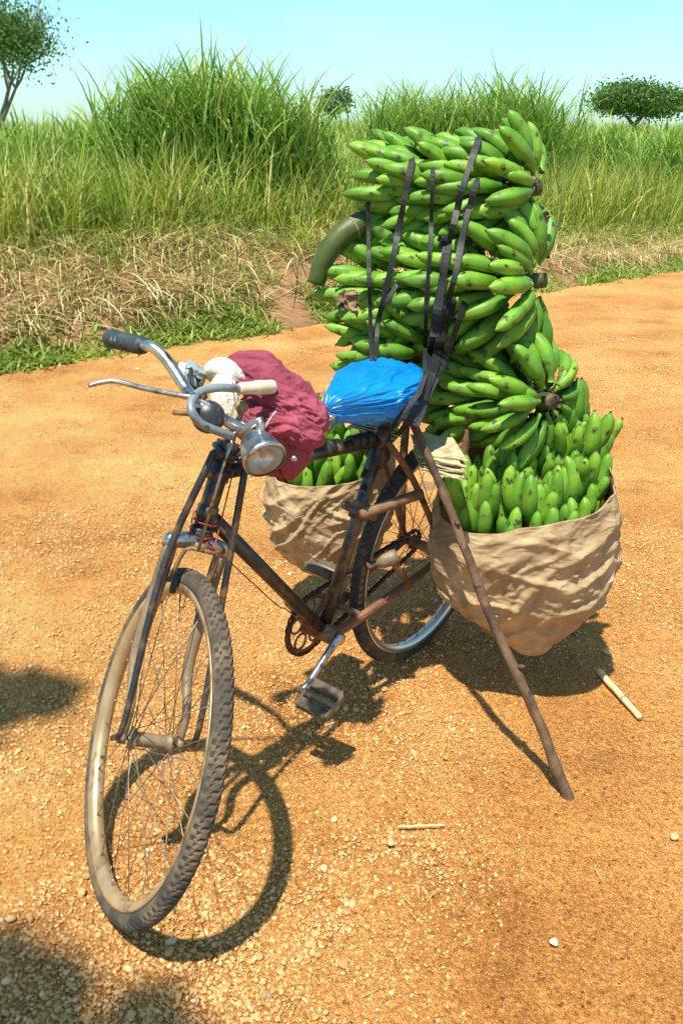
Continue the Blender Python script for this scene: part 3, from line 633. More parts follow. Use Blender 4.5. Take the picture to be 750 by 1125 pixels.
# head lamp
lc = sx_(290, 503, 1.0); aim = (MBI.to_3x3() @ V((-.04, -.92, -.10))).normalized()
aim = (MBI.to_3x3() @ V((.42, -.80, -.42))).normalized()
mb = MB(); mb.lathe([(-.066, .010), (-.060, .020), (-.046, .030), (-.022, .0375), (-.004, .0395), (0, .0425), (.006, .0425), (.008, .0385)], lc, lc+aim, 32, cap=False)
lamp = mb.build('headlamp', M['chrome'], bike)
mb = MB(); mb.lathe([(.004, .0380), (-.006, .034), (-.016, .027), (-.024, .018), (-.029, .007), (-.030, .0)], lc, lc+aim, 32, cap=False); mb.build('reflector', M['bowl'], lamp)
mb = MB(); mb.lathe([(-.028, .003), (-.018, .003), (-.012, .006), (-.006, .005), (-.003, .001)], lc, lc+aim, 12); mb.build('bulb', M['cream'], lamp)
gl = bpy.data.materials.new('dusty_lamp_glass'); gl.use_nodes = True; gp = gl.node_tree.nodes['Principled BSDF']; gp.inputs['Base Color'].default_value = (.95, .93, .88, 1); gp.inputs['Transmission Weight'].default_value = .85; gp.inputs['Roughness'].default_value = .18; gp.inputs['IOR'].default_value = 1.15
mb = MB(); mb.lathe([(.005, .0385), (.0085, .031), (.011, .02), (.012, .0)], lc, lc+aim, 32, cap=False); mb.build('lens', gl, lamp)
mb = MB(); c = lc-aim*.04+V((0, 0, .0)); mb.tube([c, c+V((-.01, 0, .045)), sx_(262, 478, .93)], [.009, .008, .009], 8, 3); mb.build('lamp_bracket', M['chrome'], lamp)
# cables
def cable(pts, r, m, n=6): return P1('cable', m, (pts, r), n=n, seg=5)
redw = mat('red_wire', (.22, .02, .02), (.3, .04, .04), .5)
cable([S(*(HT+V((.05, .01, 0)))), S(*(HT+V((.04, .03, -.08)))), S(*(HB+V((.045, .02, .0)))), HB+V((.0, .03, -.02)), (HB+BB)/2+V((0, .02, -.035)), (HB*.4+BB*.6)+V((0, .02, -.028)), BB+V((.05, .03, .03)), BB+V((-.08, .05, .02)), V((.27, .07, .335))], .0016, redw, 8)
for k in range(3):
    c = HB+AX*(.0+.014*k); cable([S(*(c+V((.026*math.cos(g), .026*math.sin(g), .003*math.sin(3*g+k))))) for g in np.linspace(0, 2*PI, 10)], .0018, redw if k != 1 else M['black'], 2)
# tape and cord wrapped round the top tube
d = (HT-SL).normalized()
for t in (.10, .16, .21, .33, .36):
    c = SL+(HT-AX*.035-SL)*t; mb = MB(); mb.lathe([(-.012, .0160), (-.010, .0175), (.010, .0178), (.012, .0160)], c, c+d, 12); mb.build('tape_wrap', M['rubber'] if t != .33 else M['husk'], bike)
# --- drive train
CR = .17; cdir = V((.90, 0, -.43)).normalized()
for s in (1, -1):
    ce = BB+V((0, s*.052, 0)); pe = ce+cdir*CR*s+V((0, s*.012, 0))
    mb = MB(); mb.tube([ce-cdir*s*.012, ce+cdir*s*.03, pe-cdir*s*.03, pe], [.012, .0105, .0080, .0095], 10, 3)
    mb.lathe([(-.006, .015), (.010, .015), (.012, .010)], ce, ce+V((0, s, 0)), 14); mb.tube([ce-V((0, s*.02, 0)), ce], .008, 8)
    cr_ = mb.build('crank', M['chrome'] if s > 0 else M['rust'], bike)
    mb = MB(); pc = pe+V((0, s*.055, 0))
    pd = V((.92, 0, -.38)).normalized() if s > 0 else V((.96, 0, .25)).normalized(); pn = V((-pd.z, 0, pd.x))
    mb.tube([pe, pe+V((0, s*.108, 0))], [.010, .0095], 10)
    mb.lathe([(0, .013), (.008, .013), (.01, .010)], pe+V((0, s*.008, 0)), pe+V((0, s, 0)), 12)
    for e in (.012, .100): mb.box(pe+V((0, s*e, 0)), pd*.036, V((0, .0018, 0)), pn*.009)
    mb.build('pedal', M['dusty'], cr_)
    pdl = bpy.data.objects[-1] if False else None
    for e in (-1, 1):
        mb = MB(); mb.box(pc+pd*e*.030, pd*.0125, V((0, .043, 0)), pn*.0105)
        mb.build('pedal_rubber', M['pedal'], cr_)
RC = V((.4726, -.048, .2807)); R1 = .085; mb = MB(); N = 48*4; vs = []; fs = []
for i in range(N):
    t = 2*PI*i/N; ro = R1+(.0042 if i % 4 in (1, 2) else -.002)
    for (r, y) in ((R1-.013, -.0015), (ro, -.0012), (ro, .0012), (R1-.013, .0015)): vs.append(RC+V((r*math.cos(t), y, r*math.sin(t))))
for i in range(N):
    j = (i+1) % N
    for k in range(4): fs.append((i*4+k, j*4+k, j*4+(k+1) % 4, i*4+(k+1) % 4))
mb.add(vs, fs)
for k in range(5):                                  # pierced web: five loops
    t = 2*PI*k/5+.3; c = RC+V((.050*math.cos(t), 0, .050*math.sin(t)))
    mb.tube([c+V((.022*math.cos(g), 0, .022*math.sin(g))) for g in np.linspace(0, 2*PI, 17)], .0032, 6, cap=False)
mb.lathe([(-.003, .03), (.003, .03)], RC, RC+V((0, 1, 0)), 24)
mb.build('chainring', M['rust'], bike)
def chain():
    mb = MB(); r2 = .035; c1, c2 = V((BB.x, -.048, BB.z)), V((0, -.048, .35)); d = c2-c1; D = d.length; a0 = math.atan2(d.z, d.x); b = math.acos((R1-r2)/D)
    pts = []
    for g in np.linspace(a0-b, a0+b-2*PI, 40): pts.append(c1+V((R1*math.cos(g), 0, R1*math.sin(g))))
    pts = pts[::-1]
    e1 = pts[-1]; s2 = c2+V((r2*math.cos(a0-b), 0, r2*math.sin(a0-b))); p2 = [c2+V((r2*math.cos(g), 0, r2*math.sin(g))) for g in np.linspace(a0-b, a0+b, 14)]
    def seg(p, q): n = int((q-p).length/.0127); return [p+(q-p)*k/n for k in range(1, n)]
    path = pts+seg(pts[-1], p2[0])+p2+seg(p2[-1], pts[0])+[pts[0]]
    # resample to link pitch
    out = [path[0]]; acc = 0
    for p, q in zip(path, path[1:]):
        L = (q-p).length
        while acc+L >= .0127:
            t = (.0127-acc)/L; p = p+(q-p)*t; out.append(p.copy()); L = (q-p).length; acc = 0
        acc += L
    for k in range(len(out)-1):
        p, q = out[k], out[k+1]; w = .0045 if k % 2 else .003
        for s in (-1, 1): mb.box((p+q)/2+V((0, s*w, 0)), (q-p)*.62, V((0, .0008, 0)), (q-p).normalized().cross(V((0, 1, 0)))*.0042, .3)
        mb.tube([p-V((0, .005, 0)), p+V((0, .005, 0))], .0035, 6)
    return mb.build('chain', M['chain'], bike)
chain()
# dynamo bottle
c = meet(432, 612, (0, 1, 0), .075); e = meet(404, 622, (0, 1, 0), .03); L = (e-c).length; mb = MB()
mb.lathe([(-.012, .006), (-.010, .018), (.0, .020), (.03, .020), (.034, .017), (.042, .016), (.048, .008), (.055, .008), (.056, .011), (.070, .011), (.072, .008)], c, e, 20)
dy = mb.build('dynamo', M['dusty'], bike); mb = MB(); mb.tube([c+(e-c).normalized()*.012, V((.20, .07, .345))], [.009, .008], 8); mb.build('dynamo_bracket', M['rust'], dy)
# saddle (wrapped by the blue bag)
mb = MB(); sc = V((.235, 0, .895)); 
mb.tube([V((.46, 0, .88)), V((.41, 0, .88)), V((.34, 0, .88)), V((.26, 0, .885)), V((.19, 0, .888)), V((.165, 0, .886))], [.016, .024, .036, .060, .075, .05], 16, 3)
for q in mb.v: q.z = .882+(q.z-.882)*.42
sd_ = mb.build('saddle', M['black'], bike)
for s in (-1, 1):
    mb = MB(); pts = []
    for k in range(60): g = k/59*2*PI*5; pts.append(V((.20+.014*math.cos(g), s*.045+.014*math.sin(g), .815+.055*k/59)))
    mb.tube(pts, .0028, 6); mb.build('spring', M['rust'], sd_)

# ------------------------------------------------------------ bananas
def finger_mesh(L, B, r, seedv):
    rr = random.Random(seedv); N = 15; K = 12; vs = []; fs = []; mi = []
    prof = [(0, .42), (.05, .40), (.11, .46), (.18, .66), (.28, .90), (.40, 1.0), (.55, 1.02), (.68, .97), (.79, .84), (.87, .70), (.92, .50), (.952, .30), (.972, .20), (.99, .19), (1.0, .12)]
    p = V((0, 0, 0)); last = 0; wob = rr.uniform(-.12, .12); ph = rr.uniform(0, 6)
    for i, (t, q) in enumerate(prof):
        a = B*(t**1.1)*(1 if t < .88 else 1); 
        if i: am = B*((t+last)/2)**1.1; p = p+V((math.cos(am), wob*math.sin(PI*t)*.5, math.sin(am)))*(t-last)*L
        last = t; T = V((math.cos(a), 0, math.sin(a))); n1 = V((-math.sin(a), 0, math.cos(a))); n2 = V((0, 1, 0))
        for k in range(K):
            g = 2*PI*k/K; ridge = 1+.12*math.cos(5*g+ph)*min(1, q*1.2)
            vs.append(p+(n1*math.cos(g)+n2*math.sin(g))*r*q*ridge)
    for i in range(N-1):
        for k in range(K): fs.append((i*K+k, i*K+(k+1) % K, (i+1)*K+(k+1) % K, (i+1)*K+k)); mi.append(1 if i >= 12 else 0)
    fs.append(tuple(range(K))); mi.append(1); fs.append(tuple(range((N-1)*K, N*K))[::-1]); mi.append(1)
    me = bpy.data.meshes.new('banana'); me.from_pydata([tuple(v) for v in vs], [], [f[::-1] for f in fs])
    me.polygons.foreach_set('use_smooth', [True]*len(fs)); me.materials.append(M['banana']); me.materials.append(M['nub']); me.polygons.foreach_set('material_index', mi)
    me.update(); return me
FING = [finger_mesh(.190+.008*(k % 3), .58+.13*k, .0232+.0006*(k % 3), k) for k in range(6)]
BAN = []
def put_banana(root, base, x, z, s, k):
    """base at the stalk, growing along x and curving towards z"""
    x = x.normalized(); y = z.cross(x).normalized(); z = x.cross(y)
    o = bpy.data.objects.new('banana', FING[k % len(FING)]); COL.objects.link(o); o.parent = root
    m = Matrix((x, y, z)).transposed().to_4x4(); o.matrix_local = Matrix.Translation(base-root.location) @ m @ Matrix.Diagonal((s, s*rnd.uniform(.92, 1.08), s*rnd.uniform(.92, 1.06), 1))
    BAN.append(o); return o
def bunch(label, A, B, rings, per, scale, e0=.42, r0=.030, stalk=True, spin=0, end=.05, skip=None, flat=1.0, group='bunches of green bananas tied to the bicycle', stalk_r=.026, jit=1.0, extra=0):
    root = empty('banana_bunch', (A+B)/2); tag(root, label, 'banana bunch', group)
    a = (B-A).normalized(); L = (B-A).length; u = a.cross(V((0, 0, 1))); u = (V((1, 0, 0)) if u.length < .1 else u.normalized()); w = u.cross(a)
    cnt = 0
    for i in range(rings):
        s = L*(i/(max(1, rings-1)))*.80
        for j in range(per):
            g = 2*PI*(j+.5*(i % 2)+.10*rnd.uniform(-1, 1)*jit)/per+spin+i*.13
            r = (u*math.cos(g)+w*math.sin(g)*flat)
            if skip and skip(i, r): continue
            e = e0+rnd.uniform(-.15, .15)*jit+(.0 if j % 2 else .16)
            if i == 0: e -= .30*rnd.random()+.34
            if i == 1: e -= .22*rnd.random()+.06
            X = (r.normalized()*math.cos(e)+a*math.sin(e)+r.cross(a)*rnd.uniform(-.16, .16)*jit)
            put_banana(root, A+a*(s+(.022 if j % 2 else 0))+r*r0, X, a, scale*rnd.uniform(.92, 1.06), rnd.randrange(6)); cnt += 1
    for j in range(extra):
        g = 2*PI*(j+.3)/extra+spin; r = (u*math.cos(g)+w*math.sin(g)*flat); e = rnd.uniform(-.45, -.05)
        if skip and skip(0, r): continue
        put_banana(root, A+a*.012+r*r0*.6, r*math.cos(e)+a*math.sin(e), a, scale*rnd.uniform(.72, .88), rnd.randrange(2, 6))
    if stalk:
        mb = MB(); mb.tube([A-a*end-root.location, A-root.location, A+a*L*.5-root.location, B-root.location], [stalk_r*.92, stalk_r*1.1, stalk_r*1.3, stalk_r], 14, 3)
        so = mb.build('stalk', M['stalk'], root)
        mb = MB(); mb.lathe([(-.006, stalk_r*.75), (-.004, stalk_r*.98), (.012, stalk_r*1.0)], A-a*end-root.location, A-root.location, 14); c = mb.build('cut_end', M['cut'], so)
        for v in c.data.vertices: v.co += V((noise.noise(v.co*80), noise.noise(v.co*80+V((5, 0, 0))), noise.noise(v.co*80+V((0, 9, 0)))))*.012
    return root
VD = ray(490, 280).normalized()
def hid(i, r): return r.dot(VD) > .62
A, B = at(590, 206, 2.44), at(420, 212, 2.62)
top = bunch('topmost bunch of green bananas, crowning the pile under the strap ends', A, B, 9, 16, .80, e0=.42, r0=.048, end=-.030, skip=hid, stalk_r=.019, extra=5)
A, B = at(594, 308, 2.46), at(395, 322, 2.74)
mid = bunch('largest bunch of green bananas, middle of the pile, its dried flower bud at the left', A, B, 9, 16, .86, e0=.33, r0=.072, end=-.035, skip=hid, stalk_r=.018, extra=13)
A, B = at(603, 441, 2.50), at(500, 428, 2.72)
low = bunch('bunch of green bananas with a ragged brown cut stalk, resting above the right sack', A, B, 6, 17, .78, e0=.38, r0=.050, end=.010, stalk_r=.020, extra=3)
A, B = at(476, 385, 2.62), at(418, 374, 2.70)
fil = bunch('short bunch of green bananas wedged behind the blue saddle cover', A, B, 4, 14, .74, e0=.50, r0=.045, stalk=True, end=0)
# standing in the right-hand sack
UP = V((0, 0, 1))
def sackful(label, pts, sc, e0=.80, n=9, rings=2, lean=V((0, 0, 0))):
    root = None
    for q, (x, y, z) in enumerate(pts):
        A = V((x, y, z)); 
        if root is None: root = empty('banana_bunch', A); tag(root, label, 'banana bunch', 'banana hands stuffed in the sacks')
        for i in range(rings):
            for j in range(n):
                g = 2*PI*(j+.5*i)/n+q; r = V((math.cos(g), math.sin(g), 0)); e = e0+.22*i+rnd.uniform(-.34, .26)
                dr = (r*math.cos(e)+UP*math.sin(e)+lean+V((rnd.uniform(-.25, .25), rnd.uniform(-.25, .25), 0))).normalized(); bs_ = A+r*(.040-.02*i)+UP*(.065*i+rnd.uniform(-.015, .015))
                cc, lim = (SC, .212) if A.x > .2 else (V((-.035, 2.80, 0)), .160)
                for tr in range(12):                 # keep the fruit inside the mouth of the sack
                    mp_, tp_ = bs_+dr*.09*sc, bs_+(dr*.10+UP*.06+dr*.02)*sc
                    if max(math.hypot(mp_.x-cc.x, (mp_.y-cc.y)*1.15), math.hypot(tp_.x-cc.x, (tp_.y-cc.y)*1.15)) < lim or bs_.z > .52 or mp_.y > cc.y+.02: break
                    dr = (dr+UP*.35).normalized(); bs_ = bs_+(V((cc.x, cc.y, bs_.z))-bs_)*.025
                put_banana(root, bs_, dr, UP, sc*rnd.uniform(.85, 1.06), rnd.randrange(4))
    return root
SC = V((.485, 2.42, 0))
sackful('upright green bananas packed in the front of the right sack', [(SC.x-.12, SC.y-.055, .455), (SC.x+.00, SC.y-.080, .435), (SC.x-.05, SC.y+.02, .50)], .86, n=12, e0=.95)
sackful('upright green bananas packed behind, in the back of the right sack', [(SC.x+.09, SC.y-.03, .46), (SC.x+.05, SC.y+.09, .52)], .84, n=12, e0=.9)
sackful('dark green bananas stacked at the outer right corner of the right sack', [(SC.x+.145, SC.y+.03, .47), (SC.x+.150, SC.y+.08, .55), (SC.x+.125, SC.y+.12, .63), (SC.x+.04, SC.y+.12, .56)], .80, n=11, e0=.9)
LC = V((-.035, 2.80, 0))
sackful('green bananas filling the left sack behind the bicycle frame', [(LC.x-.06, LC.y-.03, .43), (LC.x+.07, LC.y-.03, .45), (LC.x-.02, LC.y+.05, .50), (LC.x+.09, LC.y+.02, .58)], .86, e0=.85, n=11)
# thick curved stalk end and dried flower bud
def loc(o, lst): return [p-o.location for p in lst]
mb = MB(); pp = loc(top, [at(428, 236, 2.62), at(402, 243, 2.58), at(376, 258, 2.57), at(356, 284, 2.58), at(347, 312, 2.60)]); mb.tube(pp, [.029, .031, .031, .028, .023], 18, 7)
bs = mb.build('stalk', M['stalk'], top); bs['label'] = 'thick green stalk end curving down at the left'
for k, t in enumerate((.22, .38)):
    q = cr([tuple(p) for p in pp], 20); i = int(t*len(q)); a, b = V(q[i]), V(q[i+1]); mb = MB(); mb.lathe([(-.004, .029), (-.001, .033), (.003, .0325), (.005, .029)], a, b, 18); mb.build('leaf_scar', M['husk'], bs)
def husk(name, c, R, parent, seed):
    mb = MB(); r = random.Random(seed)
    for k in range(11):
        g = 2*PI*k/11+r.uniform(-.3, .3); el = r.uniform(-.5, .9); d = V((math.cos(g)*.9, -.8+r.uniform(-.3, .2), math.sin(g))).normalized(); s = d.orthogonal().normalized(); s.rotate(Quaternion(d, r.uniform(0, 6))); n = d.cross(s)
        vs = []; N = 9; K = 7; Lh = R*r.uniform(.9, 1.5)
        for i in range(N):
            t = i/(N-1)
            for j in range(K):
                u = (j/(K-1)-.5)*2; wv = R*.55*math.sin(PI*min(1, t*.8+.18))
                p = c+d*Lh*(t-.25)+s*u*wv+n*(R*.35*(1-u*u)*(1-t)+R*.5*t*t)
                p += V((noise.noise(p*45), noise.noise(p*45+V((3, 0, 0))), noise.noise(p*45+V((0, 7, 0)))))*R*.35; vs.append(p)
        fs = [(i*K+j, i*K+j+1, (i+1)*K+j+1, (i+1)*K+j) for i in range(N-1) for j in range(K-1)]; mb.add(vs, fs)
    return mb.build(name, M['husk'], parent, fix=False)
husk('dried_flower_bud', at(385, 330, 2.46)-mid.location, .042, mid, 3)
husk('dried_flower_bud', at(570, 292, 2.36)-mid.location, .012, mid, 8)
husk('dried_flower_bud', at(598, 240, 2.42)-top.location, .016, top, 5)
bpy.context.view_layer.update()
def bvh_of(objs):
    vs = []; fs = []
    for o in objs:
        k = len(vs); mw = o.matrix_world; vs += [mw @ v.co for v in o.data.vertices]; fs += [tuple(i+k for i in p.vertices) for p in o.data.polygons]
    return BVHTree.FromPolygons(vs, fs)
BVH = bvh_of(BAN)

# ------------------------------------------------------------ sacks
def ridge(p): return 1-abs(noise.noise(p))*2.2
def crumple(p):
    d = noise.voronoi(p)[0]; e = noise.voronoi(p*2.3+V((5, 5, 5)))[0]
    return (d[0]-.45)*1.0+(e[0]-.45)*.42
def sack(label, c, rims, rings, amp, seed, group='woven sacks hanging beside the rear wheel'):
    root = empty('sack', V((c.x, c.y, 0))); tag(root, label, 'sack', group); N = 220; K = 120; vs = np.zeros(((K+14)*N, 3)); off = V((seed*7.3, 0, 0)); k = 0
    zb = rings[-1][0]
    def prof(t):                                     # t 0 at rim .. 1 at bottom
        x = t*(len(rings)-1); i = min(int(x), len(rings)-2); f = x-i
        P = [np.array(rings[max(0, min(len(rings)-1, i+d))]) for d in (-1, 0, 1, 2)]; a, b, c_, d = P
        return .5*((2*b)+(-a+c_)*f+(2*a-5*b+4*c_-d)*f*f+(-a+3*b-3*c_+d)*f**3)
    def pt(t, g, inner=0):
        zr, rx, ry, cx, cy = prof(t); rx = max(rx, 0)
        zt = rims(g); z = zr+(zt-rings[0][0])*(1-t)**1.6
        n = 2.5; cg, sg = math.cos(g), math.sin(g); rr = (abs(cg)**n+abs(sg)**n)**(-1/n)
        x, y = cg*rx*rr, sg*ry*rr
        p = V((x+cx, y+cy, z)); q = p+off; wgt = min(1, rx/.08)*(.45+.55*min(1, t*5))
        q2 = V((q.x*1.2+q.z*.5, q.y*1.2, q.z*2.4-q.x*1.3))
        wr = noise.noise(q*4)*.55+(ridge(q2*4.5+V((noise.noise(q*3),)*3)*1.0)-.5)*.55+(ridge(V((q.x*9-q.z*7, q.y*9, q.z*13+q.x*6))+V((noise.noise(q*9),)*3)*1.2)-.5)*.45+(ridge(q*26+V((noise.noise(q*12),)*3)*2)-.5)*.10
        qd = V((q.x*.80+q.z*.60, q.y, (q.z*.80-q.x*.60)*2.1)); qd += V((noise.noise(q*6), noise.noise(q*6+V((3, 3, 3))), noise.noise(q*6+V((8, 1, 2)))))*.05
        ql = V(((q.x*.80+q.z*.60)*.42, q.y*.8, (q.z*.80-q.x*.60)*1.5)); ql += V((noise.noise(q*5), noise.noise(q*5+V((3, 3, 3))), noise.noise(q*5+V((8, 1, 2)))))*.06
        qm = V(((q.x*.95-q.z*.30)*.5, q.y*.8, (q.z*.95+q.x*.30)*1.3))+V((noise.noise(q*7), 0, noise.noise(q*7+V((3, 3, 3)))))*.04
        cz = lambda p, k: max(0, 1-abs(noise.noise(p))*k)
        wr = .55*noise.noise(q*3.2)+.50*noise.noise(ql*9)+.62*cz(ql*8, 5)+.42*cz(qm*11, 5)+.26*cz(ql*19, 5)+.16*cz(qm*30, 4)+.07*cz(q*60, 3)-.4
        d = amp*wr*wgt-inner
        return p+V((cg, sg, .15))*d
    for i in range(14):                              # inner lining, from deep inside up to the rim
        for j in range(N): vs[k] = pt((13-i)/13*.22, 2*PI*j/N, .004); k += 1
    for i in range(K):
        for j in range(N): vs[k] = pt(i/(K-1), 2*PI*j/N); k += 1
    T = K+14; i = np.arange((T-1)*N); a = i//N*N; b = i % N; f = np.stack([a+b, a+N+b, a+N+(b+1) % N, a+(b+1) % N], 1)
    o = mesh_obj('cloth', vs, f[:, ::-1], M['sack'], root); return root
sack('large tan woven sack full of bananas, right of the rear wheel behind the prop stick', SC,
     lambda g: .605+.050*math.cos(g-.2)+.055*math.sin(g)-.018*math.cos(2*g)+.012*noise.noise(V((math.cos(g)*3, math.sin(g)*3, 2))),
     [(.60, .226, .20, .0, .0), (.54, .236, .205, .003, 0), (.47, .243, .21, .005, 0), (.41, .242, .205, .006, 0), (.35, .234, .20, .010, .0), (.29, .205, .172, .016, 0), (.23, .150, .13, .026, -.01), (.17, .088, .075, .036, -.03), (.125, .038, .034, .042, -.04), (.108, .0, .0, .042, -.04)], .020, 1)
sack('tan woven sack on the far side of the frame, behind the pedal and seat tube', LC,
     lambda g: .55+.02*math.cos(g)+.03*math.sin(g), [(.55, .185, .18, .0, .0), (.48, .195, .19, 0, 0), (.40, .195, .19, .0, 0), (.32, .18, .17, .0, 0), (.25, .15, .14, .01, 0), (.19, .09, .08, .02, 0), (.172, .03, .03, .02, 0), (.168, 0, 0, .02, 0)], .025, 3)
# a torn corner hanging by the spokes
# ------------------------------------------------------------ crumpled cloth
def fold_tube(name, pts, rad, m, parent, amp=.25, kf=3.0, ka=1.2, seed=0, flat=(1, 1), N=110, K=90, tw=0.0, fine=.4, to=None):
    q = cr([(*p, r) for p, r in zip(pts, rad)], max(2, K//(len(pts)-1))); n = len(q); P = [V(a[:3]) for a in q]; R = [a[3] for a in q]
    t = (P[1]-P[0]).normalized(); u = t.cross(V((0, 0, 1))).normalized(); vs = []; s = 0
    for i in range(n):
        t2 = (P[min(i+1, n-1)]-P[max(i-1, 0)]).normalized(); u = t.rotation_difference(t2) @ u; t = t2; w = t.cross(u)
        if i: s += (P[i]-P[i-1]).length
        for k in range(N):
            g = 2*PI*k/N; gg = g+tw*s; a = V((math.cos(gg)*kf*.5, math.sin(gg)*kf*.5, s*ka*14+seed*5.1))
            a += V((noise.noise(a*.8), noise.noise(a*.8+V((9, 0, 0))), 0))*.7
            f = (ridge(a*1.0)-.45)*.55+(ridge(a*2.3+V((4, 4, 4)))-.45)*.35*fine+noise.noise(a*.45)*.6
            pv = P[i]*1.0+u*math.cos(g)*R[i]+w*math.sin(g)*R[i]; pj = V((pv.x*.7+pv.z*.5, pv.y, (pv.z-pv.x*.5)*1.5))+V((noise.noise(pv*25), noise.noise(pv*25+V((4, 4, 4))), 0))*.012; cz = lambda p, k: max(0, 1-abs(noise.noise(p))*k)
            f = f*.9+.22*cz(V((pj.x*.6, pj.y, pj.z*1.2))*13+V((seed, 0, 0)), 3)+.10*cz(V((pj.x*.6, pj.y, pj.z*1.3))*28+V((seed, 3, 0)), 3)+.03*cz(pj*70, 3)-.12
            rr = R[i]*(1+amp*f); vs.append(P[i]+u*math.cos(g)*rr*flat[0]+w*math.sin(g)*rr*flat[1])
    fs = [(i*N+k, i*N+(k+1) % N, (i+1)*N+(k+1) % N, (i+1)*N+k) for i in range(n-1) for k in range(N)]; fs += [tuple(range(N))[::-1], tuple(range((n-1)*N, n*N))]
    mb = MB(); mb.v = vs; mb.f = fs; return mb.build(name, m, parent)
jr = empty('jacket', at(305, 470, 2.12)); tag(jr, 'crumpled maroon jacket bundled behind the handlebar', 'jacket')
J = lambda lst: loc(jr, [at(*p) for p in lst])
fold_tube('back_panel', J([(246, 402, 2.14), (262, 402, 2.14), (284, 412, 2.15), (308, 432, 2.16), (330, 450, 2.17), (344, 468, 2.17)]), [.008, .030, .052, .058, .048, .018], M['maroon'], jr, .34, 3.6, .8, 1)
fold_tube('body', J([(262, 448, 2.10), (270, 452, 2.09), (290, 466, 2.07), (315, 474, 2.07), (338, 482, 2.09), (348, 486, 2.10)]), [.012, .038, .058, .056, .045, .012], M['maroon'], jr, .30, 3.2, 1.0, 2)
fold_tube('sleeve', J([(262, 422, 2.02), (285, 430, 1.995), (308, 440, 1.99), (330, 450, 2.0), (350, 464, 2.02), (355, 467, 2.03)]), [.012, .020, .025, .029, .027, .010], M['maroon'], jr, .55, 4.5, 2.6, 3, N=110)
fold_tube('sleeve', J([(276, 458, 2.03), (296, 464, 2.00), (318, 468, 1.99), (338, 478, 2.0), (352, 486, 2.03)]), [.020, .030, .031, .029, .010], M['maroon'], jr, .50, 4.0, 2.2, 6, N=110)
fold_tube('pocket', J([(314, 482, 2.05), (320, 495, 2.05), (322, 510, 2.07), (318, 525, 2.10)]), [.028, .036, .032, .010], M['maroon'], jr, .22, 2.6, .8, 4, flat=(1, .8))
fold_tube('hem', J([(296, 500, 2.10), (304, 510, 2.11), (316, 520, 2.12)]), [.030, .030, .012], M['maroon'], jr, .3, 3, 1.2, 8)
mb = MB(); mb.lathe([(0, .007), (.003, .0065), (.004, .003)], *J([(323, 504, 1.990), (321, 503, 1.90)]), 12); mb.build('snap_button', M['chrome'], jr)
mb = MB(); pts = []
for t in np.linspace(0, 1, 16):
    x, y = 303-14*t-2*math.sin(3*t), 452+26*t; pts.append((x, y))
bj = bvh_of([o for o in jr.children if False] or []) if False else None
bpy.context.view_layer.update(); bj = bvh_of(list(jr.children)); q = []
for x, y in pts:
    d = ray(x, y).normalized(); h = bj.ray_cast(CAMP, d)
    if h[0]: q.append(h[0]-d*.001-jr.location)
if len(q) > 3: mb.tube(q, .0022, 6); mb.build('piping', M['seam'], jr)
rr_ = empty('rag', at(245, 435, 2.02)); tag(rr_, 'dirty white rag wound round the handlebar stem beside the maroon jacket', 'rag')
R_ = lambda lst: loc(rr_, [at(*p) for p in lst])
fold_tube('cloth_wrap', R_([(230, 416, 2.06), (236, 408, 2.05), (248, 409, 2.045), (258, 420, 2.05), (262, 432, 2.06)]), [.010, .023, .028, .024, .012], M['white'], rr_, .28, 3.2, .6, 11)
fold_tube('cloth_tail', R_([(246, 412, 2.04), (246, 424, 2.025), (248, 440, 2.02), (252, 456, 2.02), (257, 468, 2.02)]), [.018, .028, .027, .020, .006], M['white'], rr_, .28, 3.4, .5, 12, flat=(1, .8))
# taped packet on the bar
pk = empty('packet', at(211, 414, 2.05)); tag(pk, 'torn white and pale blue packet tied to the handlebar with black rubber', 'packet')
Q_ = lambda *p: at(*p)-pk.location
pal = mat('pale_blue_tin', (.30, .42, .46), (.52, .60, .60), .4, metal=.3, scale=30, c3=(.10, .07, .05), s3=30, t3=(.52, .6))
mb = MB(); mb.box(Q_(211, 415, 2.03), Q_(222, 422, 2.04)-Q_(211, 415, 2.03), (Q_(207, 425, 2.03)-Q_(211, 415, 2.03)), V((.006, .02, .004))); mb.build('tin', pal, pk)
mb = MB(); mb.box(Q_(192+8, 410, 2.015), Q_(204, 411, 2.015)-Q_(200, 410, 2.015), Q_(199, 421, 2.015)-Q_(200, 410, 2.015), V((0, .01, 0))); mb.build('white_tag', M['white'], pk)
mb = MB()
for k, (a, b, c, d) in enumerate((((190, 398), (214, 408), (210, 414), (188, 412)), ((208, 406), (222, 416), (216, 428), (210, 420)), ((196, 396), (208, 404), (205, 410), (194, 402)))):
    n = 8; vs = []
    for i in range(n):
        for j in range(n):
            s, t = i/(n-1), j/(n-1); x = (a[0]*(1-s)+b[0]*s)*(1-t)+(d[0]*(1-s)+c[0]*s)*t; y = (a[1]*(1-s)+b[1]*s)*(1-t)+(d[1]*(1-s)+c[1]*s)*t
            p = Q_(x, y, 2.01+.01*k); p += V((0, 1, .4))*.014*noise.noise(p*60+V((k, 0, 0))); vs.append(p)
    f = [(i*n+j, i*n+j+1, (i+1)*n+j+1, (i+1)*n+j) for i in range(n-1) for j in range(n-1)]; mb.add(vs, f)
mb.build('torn_rubber', M['rubber'], pk, fix=False)
mb = MB(); mb.tube([Q_(210, 405, 2.02), Q_(208, 418, 1.99), Q_(206, 432, 1.99), Q_(202, 437, 2.01)], .004, 7, 5); mb.tube([Q_(199, 418, 2.02), Q_(206, 420, 1.995), Q_(214, 426, 2.01), Q_(219, 424, 2.03)], .0035, 7, 5); mb.build('tie', M['rubber'], pk)

